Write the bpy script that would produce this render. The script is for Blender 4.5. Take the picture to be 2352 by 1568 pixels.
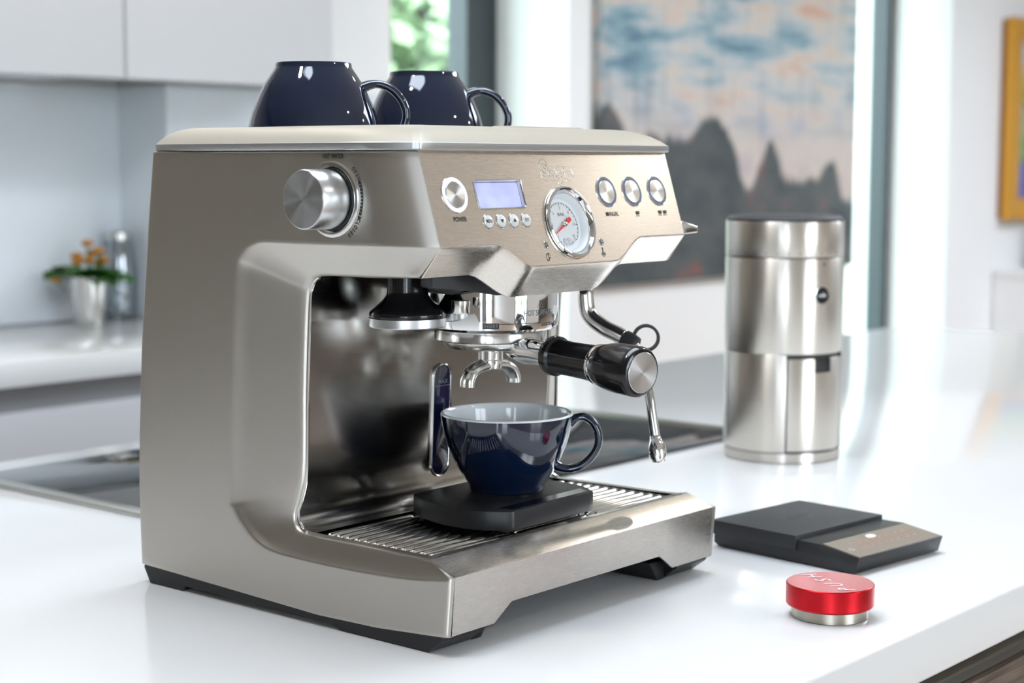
import bpy, bmesh, math, random
from mathutils import Vector, Matrix
R = math.radians
random.seed(7)
for o in list(bpy.data.objects): bpy.data.objects.remove(o)
SC = bpy.context.scene
COL = SC.collection

# ------------------------------------------------------------------ camera
CAM_POS = Vector((-0.8398, -0.7609, 0.3362))
yaw, pitch, roll = 0.6989, 0.1041, 0.0017
fw = Vector((math.cos(pitch)*math.cos(yaw), math.cos(pitch)*math.sin(yaw), -math.sin(pitch)))
rt = Vector((math.sin(yaw), -math.cos(yaw), 0)); up = rt.cross(fw)
r2 = rt*math.cos(roll) + up*math.sin(roll); u2 = up*math.cos(roll) - rt*math.sin(roll)
cd = bpy.data.cameras.new('camera'); cam = bpy.data.objects.new('camera', cd); COL.objects.link(cam)
m = Matrix(((r2.x, u2.x, -fw.x), (r2.y, u2.y, -fw.y), (r2.z, u2.z, -fw.z))).to_4x4(); m.translation = CAM_POS
cam.matrix_world = m
cd.lens = 59.95; cd.sensor_width = 36; cd.clip_start = 0.02; cd.clip_end = 100
cd.dof.use_dof = True; cd.dof.focus_distance = 1.235; cd.dof.aperture_fstop = 7.0
SC.camera = cam

# ------------------------------------------------------------------ world, lights, exposure
w = bpy.data.worlds.new('sky'); SC.world = w; w.use_nodes = True
nt = w.node_tree; bg = nt.nodes['Background']
bg.inputs[0].default_value = (0.785, 0.88, 1.0, 1); bg.inputs[1].default_value = 6.0
SC.view_settings.view_transform = 'Standard'; SC.view_settings.look = 'None'
SC.view_settings.exposure = 0.88; SC.view_settings.gamma = 1; SC.view_settings.use_curve_mapping = False
SC.cycles.use_light_tree = False; SC.cycles.max_bounces = 6; SC.cycles.diffuse_bounces = 3; SC.cycles.glossy_bounces = 4
SC.cycles.use_adaptive_sampling = True; SC.cycles.adaptive_threshold = 0.04; SC.cycles.adaptive_min_samples = 20; SC.cycles.use_denoising = True
SC.cycles.transparent_max_bounces = 8; SC.cycles.caustics_reflective = False; SC.cycles.caustics_refractive = False
SC.cycles.sample_clamp_indirect = 6

def area(name, loc, target, sx, sy, power, color=(1, 1, 1), portal=False, shape='RECTANGLE'):
    l = bpy.data.lights.new(name, 'AREA'); l.shape = shape; l.size = sx
    if shape == 'RECTANGLE': l.size_y = sy
    l.energy = power; l.color = color
    o = bpy.data.objects.new(name, l); COL.objects.link(o); o.location = loc
    d = Vector(target) - Vector(loc)
    o.rotation_euler = d.to_track_quat('-Z', 'Y').to_euler()
    if portal: l.cycles.is_portal = True
    return o
ROOM_X0, ROOM_X1, ROOM_Y0, ROOM_Y1, ROOM_Z0, ROOM_Z1 = -3.4, 8.2, -3.6, 2.32, -0.92, 1.62
RL = (-0.45, 1.08, -0.08, 0.54)     # ceiling opening added over the island to bring light from above
RL2 = (3.0, 5.6, -1.1, 0.5)     # second opening, added to brighten the painting wall and the right side
# daylight enters through the windows and the added rooflight openings; portals guide the sky's light through them
area('front_window_portal', (0.35, -3.75, 0.25), (0.35, 0, 0.25), 1.5, 2.4, 1, portal=True)
area('left_window_portal', (-3.55, -2.35, 0.25), (0, -2.35, 0.25), 1.95, 2.4, 1, portal=True)
area('added_rooflight_portal', (RL[0] / 2 + RL[1] / 2, RL[2] / 2 + RL[3] / 2, ROOM_Z1 + 0.16), (RL[0] / 2 + RL[1] / 2, RL[2] / 2 + RL[3] / 2, 0), RL[1] - RL[0], RL[3] - RL[2], 1, portal=True)
area('added_dining_rooflight_portal', (RL2[0] / 2 + RL2[1] / 2, RL2[2] / 2 + RL2[3] / 2, ROOM_Z1 + 0.16), (RL2[0] / 2 + RL2[1] / 2, RL2[2] / 2 + RL2[3] / 2, 0), RL2[1] - RL2[0], RL2[3] - RL2[2], 1, portal=True)
area('garden_window_portal', (2.47, 2.41, 0.3), (2.47, 0, 0.3), 0.62, 2.4, 1, portal=True)
area('terrace_window_portal', (4.90, 2.41, 0.3), (4.90, 0, 0.3), 0.36, 2.4, 1, portal=True)
# recessed ceiling downlights
for i, (x, y) in enumerate([(-0.5, 0.35), (2.3, 0.35), (1.1, -1.7), (3.3, -1.7), (0.9, 1.5)]):
    area('downlight', (x, y, ROOM_Z1 - 0.015), (x, y, 0), 0.11, 0.11, 3.0, (1.0, 0.93, 0.84), shape='DISK')

# ------------------------------------------------------------------ materials
def mat(name, col=(0.8, 0.8, 0.8), rough=0.5, metal=0.0, **kw):
    m = bpy.data.materials.new(name); m.use_nodes = True
    b = m.node_tree.nodes['Principled BSDF']
    b.inputs['Base Color'].default_value = (*col, 1); b.inputs['Roughness'].default_value = rough
    b.inputs['Metallic'].default_value = metal
    for k, v in kw.items():
        b.inputs[k.replace('_', ' ')].default_value = v
    return m
def N(m, t, **kw):
    n = m.node_tree.nodes.new(t)
    for k, v in kw.items(): setattr(n, k, v)
    return n
def L(m, a, b): m.node_tree.links.new(a, b)
def bsdf(m): return m.node_tree.nodes['Principled BSDF']
def brushed(name, col, rough, scale, bump=0.02, var=0.12, rvar=0.08, aniso=0.0, tangent=(0, 0, 1)):
    m = mat(name, col, rough, 1.0); b = bsdf(m)
    tc = N(m, 'ShaderNodeTexCoord'); mp = N(m, 'ShaderNodeMapping'); mp.inputs['Scale'].default_value = scale
    L(m, tc.outputs['Object'], mp.inputs['Vector'])
    no = N(m, 'ShaderNodeTexNoise'); no.inputs['Scale'].default_value = 1; no.inputs['Detail'].default_value = 2
    L(m, mp.outputs[0], no.inputs['Vector'])
    mr = N(m, 'ShaderNodeMapRange'); mr.inputs['To Min'].default_value = rough - rvar; mr.inputs['To Max'].default_value = rough + rvar
    L(m, no.outputs[0], mr.inputs[0]); L(m, mr.outputs[0], b.inputs['Roughness'])
    mx = N(m, 'ShaderNodeMapRange'); mx.inputs['To Min'].default_value = 1 - var; mx.inputs['To Max'].default_value = 1 + var
    L(m, no.outputs[0], mx.inputs[0])
    vm = N(m, 'ShaderNodeVectorMath', operation='SCALE'); vm.inputs[0].default_value = col
    L(m, mx.outputs[0], vm.inputs['Scale']); L(m, vm.outputs[0], b.inputs['Base Color'])
    if aniso:
        b.inputs['Anisotropic'].default_value = aniso
        if tangent:
            cv = N(m, 'ShaderNodeCombineXYZ')
            for k in range(3): cv.inputs[k].default_value = tangent[k]
            L(m, cv.outputs[0], b.inputs['Tangent'])
    return m
M = {}
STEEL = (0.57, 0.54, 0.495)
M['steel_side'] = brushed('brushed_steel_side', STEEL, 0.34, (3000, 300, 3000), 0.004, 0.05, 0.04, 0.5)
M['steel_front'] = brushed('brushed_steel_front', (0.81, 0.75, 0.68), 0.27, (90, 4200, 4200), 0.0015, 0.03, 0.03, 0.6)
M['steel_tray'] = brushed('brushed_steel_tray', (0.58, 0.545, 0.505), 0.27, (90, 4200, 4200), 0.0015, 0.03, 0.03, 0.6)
M['steel_plate'] = brushed('brushed_steel_splash', (0.56, 0.54, 0.51), 0.18, (60, 3500, 3500), 0.0015, 0.03, 0.04, 0.7)
M['steel_grind'] = brushed('brushed_steel_grinder', (0.68, 0.64, 0.58), 0.30, (300, 300, 3500), 0.002, 0.04, 0.03, 0.85)
M['cover'] = mat('champagne_cover', (0.41, 0.37, 0.30), 0.45, 0.15)
M['band'] = mat('satin_silver', (0.55, 0.56, 0.56), 0.38, 0.9)
M['chrome'] = mat('chrome', (0.80, 0.80, 0.80), 0.06, 1.0)
M['chrome_soft'] = mat('satin_chrome', (0.68, 0.67, 0.65), 0.16, 1.0)
M['alu'] = mat('aluminium', (0.70, 0.72, 0.74), 0.30, 1.0)
M['black_gloss'] = mat('black_gloss_plastic', (0.008, 0.008, 0.009), 0.16)
M['black'] = mat('black_plastic', (0.012, 0.012, 0.0135), 0.42)
M['rubber'] = mat('black_rubber', (0.022, 0.023, 0.026), 0.55)
M['dark_grey'] = mat('dark_grey_plastic', (0.035, 0.036, 0.040), 0.5)
M['ink'] = mat('dark_ink', (0.02, 0.02, 0.02), 0.5)
M['ink_grey'] = mat('grey_ink', (0.22, 0.225, 0.24), 0.5)
M['ink_white'] = mat('white_ink', (0.85, 0.85, 0.86), 0.5)
M['navy'] = mat('navy_glaze', (0.002, 0.0085, 0.030), 0.05, Specular_IOR_Level=0.6, Coat_Weight=0.5, Coat_Roughness=0.03)
M['white_glaze'] = mat('white_glaze', (0.86, 0.90, 0.91), 0.08)
M['dial_white'] = mat('dial_white', (0.80, 0.83, 0.85), 0.35)
M['red_needle'] = mat('red_needle', (0.80, 0.05, 0.035), 0.4)
M['red_alu'] = mat('anodised_red', (0.55, 0.008, 0.015), 0.30, 0.75)
M['red_top_lit'] = mat('anodised_red_top_lit', (0.60, 0.10, 0.12), 0.40, 0.0, Coat_Weight=1.0, Coat_Roughness=0.22)  # paler copy of the cap red, the light on its top put into the colour
M['bronze'] = mat('bronze_steel', (0.40, 0.37, 0.31), 0.30, 1.0)
M['button_white'] = mat('button_white', (0.78, 0.79, 0.80), 0.3, 0.3)
M['blue_ring'] = mat('blue_grey_ring', (0.14, 0.18, 0.25), 0.35)
M['water'] = mat('navy_water_window', (0.010, 0.010, 0.05), 0.06, Coat_Weight=0.6)
M['worktop'] = mat('white_quartz', (0.80, 0.80, 0.79), 0.10, Specular_IOR_Level=0.45)
M['hob'] = mat('black_hob_glass', (0.010, 0.012, 0.015), 0.04, Specular_IOR_Level=0.5)
M['hob_trim'] = mat('hob_metal_trim', (0.62, 0.62, 0.58), 0.25, 1.0)
M['cab_white'] = mat('white_lacquer', (0.70, 0.70, 0.71), 0.28)
M['cab_grey'] = mat('pale_grey_lacquer', (0.64, 0.63, 0.65), 0.30)
M['rail'] = mat('bronze_rail', (0.16, 0.155, 0.14), 0.32, 0.9)
M['channel'] = mat('grey_channel', (0.42, 0.42, 0.43), 0.4, 0.3)
M['shadow_gap'] = mat('dark_carcass', (0.02, 0.02, 0.021), 0.6)
M['splash'] = mat('pale_blue_glass_splashback', (0.79, 0.83, 0.86), 0.12)
M['wall'] = mat('white_paint', (0.89, 0.875, 0.86), 0.7)
M['wall_warm'] = mat('warm_paint', (0.90, 0.87, 0.84), 0.7)
M['ceiling'] = mat('ceiling_paint', (0.80, 0.79, 0.78), 0.8)
M['taupe'] = mat('taupe_paint', (0.41, 0.375, 0.33), 0.7)
M['paving'] = mat('grey_paving', (0.30, 0.29, 0.28), 0.8)
M['frame_dark'] = mat('anthracite_frame', (0.035, 0.045, 0.055), 0.4)
M['gold'] = mat('gold_frame', (0.72, 0.36, 0.045), 0.35, 0.35)
M['gold_edge'] = mat('brown_frame_edge', (0.30, 0.11, 0.025), 0.45)
M['leaf'] = mat('plant_leaf', (0.045, 0.16, 0.025), 0.35)
M['flower'] = mat('orange_flower', (0.55, 0.24, 0.02), 0.5)
M['flower_y'] = mat('yellow_flower', (0.85, 0.62, 0.06), 0.5)
M['stem'] = mat('green_stem', (0.08, 0.2, 0.03), 0.5)
M['soil'] = mat('soil', (0.03, 0.018, 0.012), 0.9)
M['bark'] = mat('bark', (0.10, 0.07, 0.05), 0.8)
M['grass'] = mat('lawn', (0.09, 0.20, 0.04), 0.9)
# spun metal: radial highlights on turned faces
def spun(name, col, rough):
    m = mat(name, col, rough, 1.0); b = bsdf(m)
    b.inputs['Anisotropic'].default_value = 0.88; b.inputs['Anisotropic Rotation'].default_value = 0.25
    tg = N(m, 'ShaderNodeTangent'); tg.direction_type = 'UV_MAP'; tg.uv_map = 'radial'
    L(m, tg.outputs[0], b.inputs['Tangent'])
    return m
M['spun'] = spun('spun_steel', (0.72, 0.72, 0.72), 0.26)
M['spun_alu'] = spun('spun_aluminium', (0.58, 0.60, 0.62), 0.34)
def emis(name, col, strength, base=(0.5, 0.5, 0.5)):
    m = mat(name, base, 0.3); b = bsdf(m)
    b.inputs['Emission Color'].default_value = (*col, 1); b.inputs['Emission Strength'].default_value = strength
    return m
M['ring_lit'] = emis('lit_ring', (0.80, 0.82, 1.0), 0.45)
M['lcd'] = emis('lit_lcd', (0.40, 0.46, 0.98), 0.42, (0.25, 0.28, 0.42))
# subtle cloudiness on the lit LCD
def lcd():
    m = M['lcd']; b = bsdf(m); tc = N(m, 'ShaderNodeTexCoord'); no = N(m, 'ShaderNodeTexNoise'); no.inputs['Scale'].default_value = 60
    L(m, tc.outputs['Object'], no.inputs['Vector']); cr = N(m, 'ShaderNodeValToRGB')
    cr.color_ramp.elements[0].position = 0.3; cr.color_ramp.elements[0].color = (0.34, 0.38, 0.85, 1)
    cr.color_ramp.elements[1].position = 0.7; cr.color_ramp.elements[1].color = (0.62, 0.66, 1.0, 1)
    L(m, no.outputs[0], cr.inputs[0]); L(m, cr.outputs[0], b.inputs['Emission Color'])
lcd()
M['led_red'] = emis('display_digits', (0.9, 0.40, 0.28), 0.12, (0.42, 0.22, 0.17))
def glassmat(name, tint=(1, 1, 1), gloss=0.08):
    m = bpy.data.materials.new(name); m.use_nodes = True; n = m.node_tree; n.nodes.clear()
    out = n.nodes.new('ShaderNodeOutputMaterial'); mx = n.nodes.new('ShaderNodeMixShader'); tr = n.nodes.new('ShaderNodeBsdfTransparent'); gl = n.nodes.new('ShaderNodeBsdfGlossy')
    tr.inputs[0].default_value = (*tint, 1); gl.inputs['Roughness'].default_value = 0.02; mx.inputs[0].default_value = gloss
    n.links.new(tr.outputs[0], mx.inputs[1]); n.links.new(gl.outputs[0], mx.inputs[2]); n.links.new(mx.outputs[0], out.inputs[0])
    return m
M['pane'] = glassmat('window_glass', (0.96, 1.0, 0.98), 0.06)
M['jar_glass'] = glassmat('jar_glass', (0.86, 0.90, 0.92), 0.25)
def woodmat(name, c1, c2, scale, rough=0.5):
    m = mat(name, c1, rough); b = bsdf(m); tc = N(m, 'ShaderNodeTexCoord'); mp = N(m, 'ShaderNodeMapping'); mp.inputs['Scale'].default_value = scale
    L(m, tc.outputs['Object'], mp.inputs[0]); no = N(m, 'ShaderNodeTexNoise'); no.inputs['Scale'].default_value = 1; no.inputs['Detail'].default_value = 6
    L(m, mp.outputs[0], no.inputs[0]); cr = N(m, 'ShaderNodeValToRGB')
    cr.color_ramp.elements[0].position = 0.35; cr.color_ramp.elements[0].color = (*c1, 1)
    cr.color_ramp.elements[1].position = 0.65; cr.color_ramp.elements[1].color = (*c2, 1)
    L(m, no.outputs[0], cr.inputs[0]); L(m, cr.outputs[0], b.inputs['Base Color'])
    return m
M['wood_drawer'] = woodmat('dark_oak_drawer', (0.045, 0.030, 0.022), (0.16, 0.115, 0.085), (14, 400, 400), 0.5)
M['wood_floor'] = woodmat('oak_floor', (0.28, 0.20, 0.14), (0.40, 0.31, 0.23), (2, 30, 30), 0.4)

# ------------------------------------------------------------------ mesh helpers (world coordinates, stored relative to the thing's base)
def empty(name, loc, label, cat, group=None):
    o = bpy.data.objects.new(name, None); COL.objects.link(o); o.location = loc; o.empty_display_size = 0.02
    tag(o, label, cat, group); return o
def tag(o, label=None, cat=None, group=None, kind=None):
    if label: o['label'] = label
    if cat: o['category'] = cat
    if group: o['group'] = group
    if kind: o['kind'] = kind
    return o
def base_of(p):
    v = Vector((0, 0, 0))
    while p is not None: v += Vector(p.location); p = p.parent
    return v
def obj(name, vf, material, parent=None, loc=None, angle=35, smooth=True):
    V, F = vf
    off = base_of(parent) if parent is not None else Vector(loc or (0, 0, 0))
    me = bpy.data.meshes.new(name)
    me.from_pydata([tuple(Vector(v) - off) for v in V], [], F); me.validate(); me.update()
    bm = bmesh.new(); bm.from_mesh(me); bmesh.ops.recalc_face_normals(bm, faces=bm.faces); bm.to_mesh(me); bm.free()
    if smooth:
        for p in me.polygons: p.use_smooth = True
        me.set_sharp_from_angle(angle=R(angle))
    me.materials.append(material)
    o = bpy.data.objects.new(name, me); COL.objects.link(o)
    if parent is not None: o.parent = parent
    else: o.location = off
    return o
def join(*parts):
    V, F = [], []
    for v, f in parts:
        k = len(V); V += [Vector(x) for x in v]; F += [[i + k for i in q] for q in f]
    return V, F
def xf(vf, mtx): return [mtx @ Vector(v) for v in vf[0]], vf[1]
def frame(o, ex, ey, ez):
    ex, ey, ez = Vector(ex), Vector(ey), Vector(ez)
    m = Matrix(((ex.x, ey.x, ez.x), (ex.y, ey.y, ez.y), (ex.z, ey.z, ez.z))).to_4x4(); m.translation = Vector(o); return m
def axis_frame(o, d):
    d = Vector(d).normalized(); a = Vector((0, 0, 1)) if abs(d.z) < 0.9 else Vector((1, 0, 0))
    ex = a.cross(d).normalized(); return frame(o, ex, d.cross(ex), d)
def lathe(prof, seg=48, cap0=True, cap1=True, a0=0.0, a1=None):
    full = a1 is None
    n = seg if full else seg + 1
    V, F = [], []
    for r, z in prof:
        for i in range(n):
            a = a0 + (2 * math.pi if full else (a1 - a0)) * i / seg
            V.append(Vector((r * math.cos(a), r * math.sin(a), z)))
    for j in range(len(prof) - 1):
        for i in range(seg):
            i2 = (i + 1) % n if full else i + 1
            F.append([j * n + i, j * n + i2, (j + 1) * n + i2, (j + 1) * n + i])
    if full:
        if cap0 and prof[0][0] > 1e-6: F.append(list(range(n))[::-1])
        if cap1 and prof[-1][0] > 1e-6: F.append([(len(prof) - 1) * n + i for i in range(n)])
    return V, F
def grid(rows, close=False):
    n = len(rows[0]); V = [Vector(p) for r in rows for p in r]; F = []
    for j in range(len(rows) - 1):
        for i in range(n if close else n - 1):
            i2 = (i + 1) % n; F.append([j * n + i, j * n + i2, (j + 1) * n + i2, (j + 1) * n + i])
    return V, F
def bevelled(vf, w, seg=2, angle=30):
    bm = bmesh.new(); vs = [bm.verts.new(v) for v in vf[0]]
    for f in vf[1]: bm.faces.new([vs[i] for i in f])
    bmesh.ops.recalc_face_normals(bm, faces=bm.faces)
    ed = [e for e in bm.edges if len(e.link_faces) == 2 and e.calc_face_angle(0) > R(angle)]
    bmesh.ops.bevel(bm, geom=ed, offset=w, segments=seg, affect='EDGES', profile=0.5)
    bm.verts.index_update(); V = [v.co.copy() for v in bm.verts]; F = [[v.index for v in f.verts] for f in bm.faces]; bm.free()
    return V, F
def box(x0, x1, y0, y1, z0, z1, bev=0, seg=2):
    V = [(x, y, z) for z in (z0, z1) for y in (y0, y1) for x in (x0, x1)]
    F = [[0, 2, 3, 1], [4, 5, 7, 6], [0, 1, 5, 4], [2, 6, 7, 3], [0, 4, 6, 2], [1, 3, 7, 5]]
    vf = ([Vector(v) for v in V], F)
    return bevelled(vf, bev, seg) if bev else vf
def prism(poly, h0, h1, bev=0, seg=2, angle=30):
    n = len(poly); V = [Vector((x, y, h0)) for x, y in poly] + [Vector((x, y, h1)) for x, y in poly]
    F = [list(range(n))[::-1], list(range(n, 2 * n))] + [[i, (i + 1) % n, n + (i + 1) % n, n + i] for i in range(n)]
    vf = (V, F); return bevelled(vf, bev, seg, angle) if bev else vf
def crv(pts, n):   # Catmull-Rom through points, n samples a span
    P = [Vector(p) for p in pts]; out = []
    for i in range(len(P) - 1):
        a = P[i - 1] if i else P[i] * 2 - P[i + 1]; b, c = P[i], P[i + 1]; d = P[i + 2] if i + 2 < len(P) else P[i + 1] * 2 - P[i]
        for k in range(n):
            t = k / n
            out.append(0.5 * ((2 * b) + (c - a) * t + (2 * a - 5 * b + 4 * c - d) * t * t + (3 * b - a - 3 * c + d) * t ** 3))
    out.append(P[-1]); return out
def tube(path, rad, seg=14, flat=1.0, caps=True):
    P = [Vector(p) for p in path]; n = len(P); rows = []; ref = None
    for i, p in enumerate(P):
        t = (P[min(i + 1, n - 1)] - P[max(i - 1, 0)]).normalized()
        if ref is None:
            ref = Vector((0, 0, 1)) if abs(t.z) < 0.85 else Vector((1, 0, 0))
        a = (ref - t * ref.dot(t)).normalized(); b = t.cross(a); ref = a
        r = rad[i] if isinstance(rad, (list, tuple)) else rad
        rows.append([p + a * (r * math.cos(2 * math.pi * k / seg)) + b * (r * flat * math.sin(2 * math.pi * k / seg)) for k in range(seg)])
    V, F = grid(rows, True)
    if caps: F += [list(range(seg))[::-1], [(n - 1) * seg + k for k in range(seg)]]
    return V, F
def rrect(cx, cy, wx, wy, r, n=5):
    out = []
    for (sx, sy, a0) in ((1, 1, 0), (-1, 1, 90), (-1, -1, 180), (1, -1, 270)):
        for k in range(n + 1):
            a = R(a0 + 90 * k / n); out.append((cx + sx * (wx / 2 - r) + r * math.cos(a), cy + sy * (wy / 2 - r) + r * math.sin(a)))
    return out
def fill2d(outlines):   # flat polygon with holes -> verts (x,y,0), faces
    cu = bpy.data.curves.new('tmp', 'CURVE'); cu.dimensions = '2D'; cu.fill_mode = 'BOTH'
    for pts in outlines:
        s = cu.splines.new('POLY'); s.points.add(len(pts) - 1); s.use_cyclic_u = True
        for p, q in zip(s.points, pts): p.co = (q[0], q[1], 0, 1)
    o = bpy.data.objects.new('tmp', cu); COL.objects.link(o); dg = bpy.context.evaluated_depsgraph_get()
    me = bpy.data.meshes.new_from_object(o.evaluated_get(dg))
    V = [v.co.copy() for v in me.vertices]; F = [list(p.vertices) for p in me.polygons]
    bpy.data.objects.remove(o); bpy.data.curves.remove(cu); bpy.data.meshes.remove(me)
    return V, F
def circ(cx, cy, r, n=40): return [(cx + r * math.cos(2 * math.pi * k / n), cy + r * math.sin(2 * math.pi * k / n)) for k in range(n)]
def text(s, size, sx=1.0, bold=0.0, shear=0.0, extrude=0.00012, align='CENTER'):
    cu = bpy.data.curves.new('tmp', 'FONT'); cu.body = s; cu.size = 1.0; cu.align_x = align; cu.align_y = 'CENTER'
    cu.extrude = 0; cu.offset = bold; cu.shear = shear; cu.resolution_u = 3
    o = bpy.data.objects.new('tmp', cu); COL.objects.link(o); dg = bpy.context.evaluated_depsgraph_get()
    me = bpy.data.meshes.new_from_object(o.evaluated_get(dg))
    V = [Vector((v.co.x * size * sx, v.co.y * size, extrude)) for v in me.vertices]; F = [list(p.vertices) for p in me.polygons]
    bpy.data.objects.remove(o); bpy.data.curves.remove(cu); bpy.data.meshes.remove(me)
    return V, F
def dup(root, loc, rotz=None, label=None):
    c = root.copy(); COL.objects.link(c); c.location = loc
    if rotz is not None: c.rotation_euler.z = rotz
    if label: c['label'] = label
    for ch in root.children:
        k = ch.copy(); COL.objects.link(k); k.parent = c
        for g in ch.children:
            q = g.copy(); COL.objects.link(q); q.parent = k
    return c
def radial_uv(o):   # uv whose u-tangent runs around the disc: spun metal highlights
    me = o.data; uv = me.uv_layers.new(name='radial')
    return uv
def spun_disc(name, r, mtx, material, parent, h=0.0, edge=0.0006, seg=64):
    # a turned disc; uv.u follows the angle so the tangent is circular
    V, F = [], []; n = seg
    prof = [(r, h - edge * 2), (r, h - edge * 0.6), (r - edge * 0.6, h), (r * 0.5, h), (r * 0.004, h)]
    V, F = lathe(prof, n, cap0=False, cap1=True)
    o = obj(name, xf((V, F), mtx), material, parent)
    me = o.data; uv = me.uv_layers.new(name='radial')
    for p in me.polygons:
        idx = [me.loops[l].vertex_index % n for l in p.loop_indices]; ring = [me.loops[l].vertex_index // n for l in p.loop_indices]
        wrap = max(idx) - min(idx) > n / 2
        for l, i, rg in zip(p.loop_indices, idx, ring):
            uv.data[l].uv = ((i + (n if wrap and i < n / 2 else 0)) / n, rg / 5)
    return o

# ================================================================== the room
def structure(name, vf, material, label, **kw):
    o = obj(name, vf, material, loc=vf[0][0], **kw); return tag(o, label, None, None, 'structure')
structure('floor', box(ROOM_X0, ROOM_X1, ROOM_Y0, ROOM_Y1 + 0.3, ROOM_Z0 - 0.1, ROOM_Z0), M['wood_floor'], 'warm oak floor of the open kitchen')
structure('ceiling', join(box(ROOM_X0, RL[0], ROOM_Y0, ROOM_Y1 + 0.3, ROOM_Z1, ROOM_Z1 + 0.1), box(RL[1], RL2[0], ROOM_Y0, ROOM_Y1 + 0.3, ROOM_Z1, ROOM_Z1 + 0.1), box(RL2[1], ROOM_X1, ROOM_Y0, ROOM_Y1 + 0.3, ROOM_Z1, ROOM_Z1 + 0.1), box(RL2[0], RL2[1], ROOM_Y0, RL2[2], ROOM_Z1, ROOM_Z1 + 0.1), box(RL2[0], RL2[1], RL2[3], ROOM_Y1 + 0.3, ROOM_Z1, ROOM_Z1 + 0.1), box(RL[0], RL[1], ROOM_Y0, RL[2], ROOM_Z1, ROOM_Z1 + 0.1), box(RL[0], RL[1], RL[3], ROOM_Y1 + 0.3, ROOM_Z1, ROOM_Z1 + 0.1)), M['ceiling'], 'pale ceiling above the kitchen')
Z0, Z1 = ROOM_Z0, ROOM_Z1
# back wall in pieces between the openings, with the piers that stand in front of it
structure('wall_back', join(box(0.0, 2.17, 2.32, 2.37, Z0, Z1), box(1.489, 2.17, 2.154, 2.32, Z0, Z1)), M['wall'], 'white wall and pier behind the kitchen units')
structure('wall_kitchen', box(ROOM_X0, 0.0, 2.32, 2.37, Z0, Z1), M['taupe'], 'taupe wall left of the kitchen units')
structure('wall_pier', box(2.766, 2.857, 2.075, 2.37, Z0, Z1), M['wall'], 'bright white wall pier between the garden window and the large painting')
structure('wall_painting', box(2.857, 4.725, 2.32, 2.36, Z0, Z1), M['wall_warm'], 'warm white wall carrying the large painting')
structure('wall_dining', box(5.06, ROOM_X1, 2.09, 2.5, Z0, Z1), M['wall'], 'pale wall carrying the gold framed picture')
structure('wall_left', join(box(ROOM_X0 - 0.1, ROOM_X0, ROOM_Y0, -3.3, Z0, Z1), box(ROOM_X0 - 0.1, ROOM_X0, -2.2, -1.8, Z0, Z1), box(ROOM_X0 - 0.1, ROOM_X0, -1.4, 2.37, Z0, Z1), box(ROOM_X0 - 0.1, ROOM_X0, -3.3, -2.2, 1.4, Z1), box(ROOM_X0 - 0.1, ROOM_X0, -1.8, -1.4, 1.4, Z1)), M['taupe'], 'taupe side wall of the kitchen')
structure('wall_right', box(ROOM_X1, ROOM_X1 + 0.2, ROOM_Y0, 2.5, Z0, Z1), M['wall'], 'white end wall of the room')
structure('wall_front', join(box(ROOM_X0, -0.4, ROOM_Y0 - 0.1, ROOM_Y0, Z0, Z1), box(1.1, ROOM_X1, ROOM_Y0 - 0.1, ROOM_Y0, Z0, Z1), box(-0.4, 1.1, ROOM_Y0 - 0.1, ROOM_Y0, 1.4, Z1)), M['wall_warm'], 'wall around the glazed door behind the camera')
# glazed openings
def window(name, x0, x1, y, z0, z1, fr, fd, label, mull=()):
    f = join(box(x0, x0 + fr[0], y - fd, y + 0.06, z0, z1), box(x1 - fr[1], x1, y - fd, y + 0.06, z0, z1), box(x0, x1, y - fd, y + 0.06, z1 - 0.06, z1), box(x0, x1, y - fd, y + 0.06, z0, z0 + 0.06), *[box(a - 0.03, a + 0.03, y - fd, y + 0.06, z0, z1) for a in mull])
    o = obj(name, f, M['frame_dark'], loc=(x0, y, z0)); tag(o, label, None, None, 'structure')
    if fr[0] < 1: obj('window_pane', box(x0 + fr[0] * 0.5, x1 - fr[1] * 0.5, y + 0.02, y + 0.026, z0 + 0.03, z1 - 0.03), M['pane'], o)
    return o
window('window_1', 2.171, 2.765, 2.335, Z0, Z1, (0.03, 0.125), 0.01, 'tall window with dark frame looking out on green garden')
window('window_2', 4.726, 5.059, 2.335, Z0, Z1, (0.01, 0.040), 0.01, 'narrow glazed door with dark frame right of the large painting')
o = obj('window_3', join(*[box(a - 0.04, a + 0.04, ROOM_Y0 - 0.09, ROOM_Y0 - 0.02, Z0, 1.4) for a in (-0.36, 0.35, 1.06)], box(-0.4, 1.1, ROOM_Y0 - 0.09, ROOM_Y0 - 0.02, 1.33, 1.4)), M['frame_dark'], loc=(-0.4, ROOM_Y0, Z0))
tag(o, 'dark frame of the glazed door behind the camera', None, None, 'structure')
o = obj('window_4', join(*[box(ROOM_X0 - 0.09, ROOM_X0 - 0.02, a - 0.04, a + 0.04, Z0, 1.4) for a in (-3.26, -2.24, -1.77, -1.43)], box(ROOM_X0 - 0.09, ROOM_X0 - 0.02, -3.3, -2.2, 1.33, 1.4)), M['frame_dark'], loc=(ROOM_X0, -3.3, Z0))
tag(o, 'dark frame of the side window behind the camera', None, None, 'structure')
structure('terrace', join(box(-12, 16, -12, ROOM_Y0 - 0.2, Z0 - 0.14, Z0 - 0.02), box(-12, ROOM_X0 - 0.1, ROOM_Y0 - 0.2, 2.37, Z0 - 0.14, Z0 - 0.02)), M['paving'], 'grey paved terrace outside the glazed doors')
structure('ground', box(-30, 40, -30, 40, Z0 - 0.4, Z0 - 0.15), M['grass'], 'lawn outside the windows')

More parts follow.
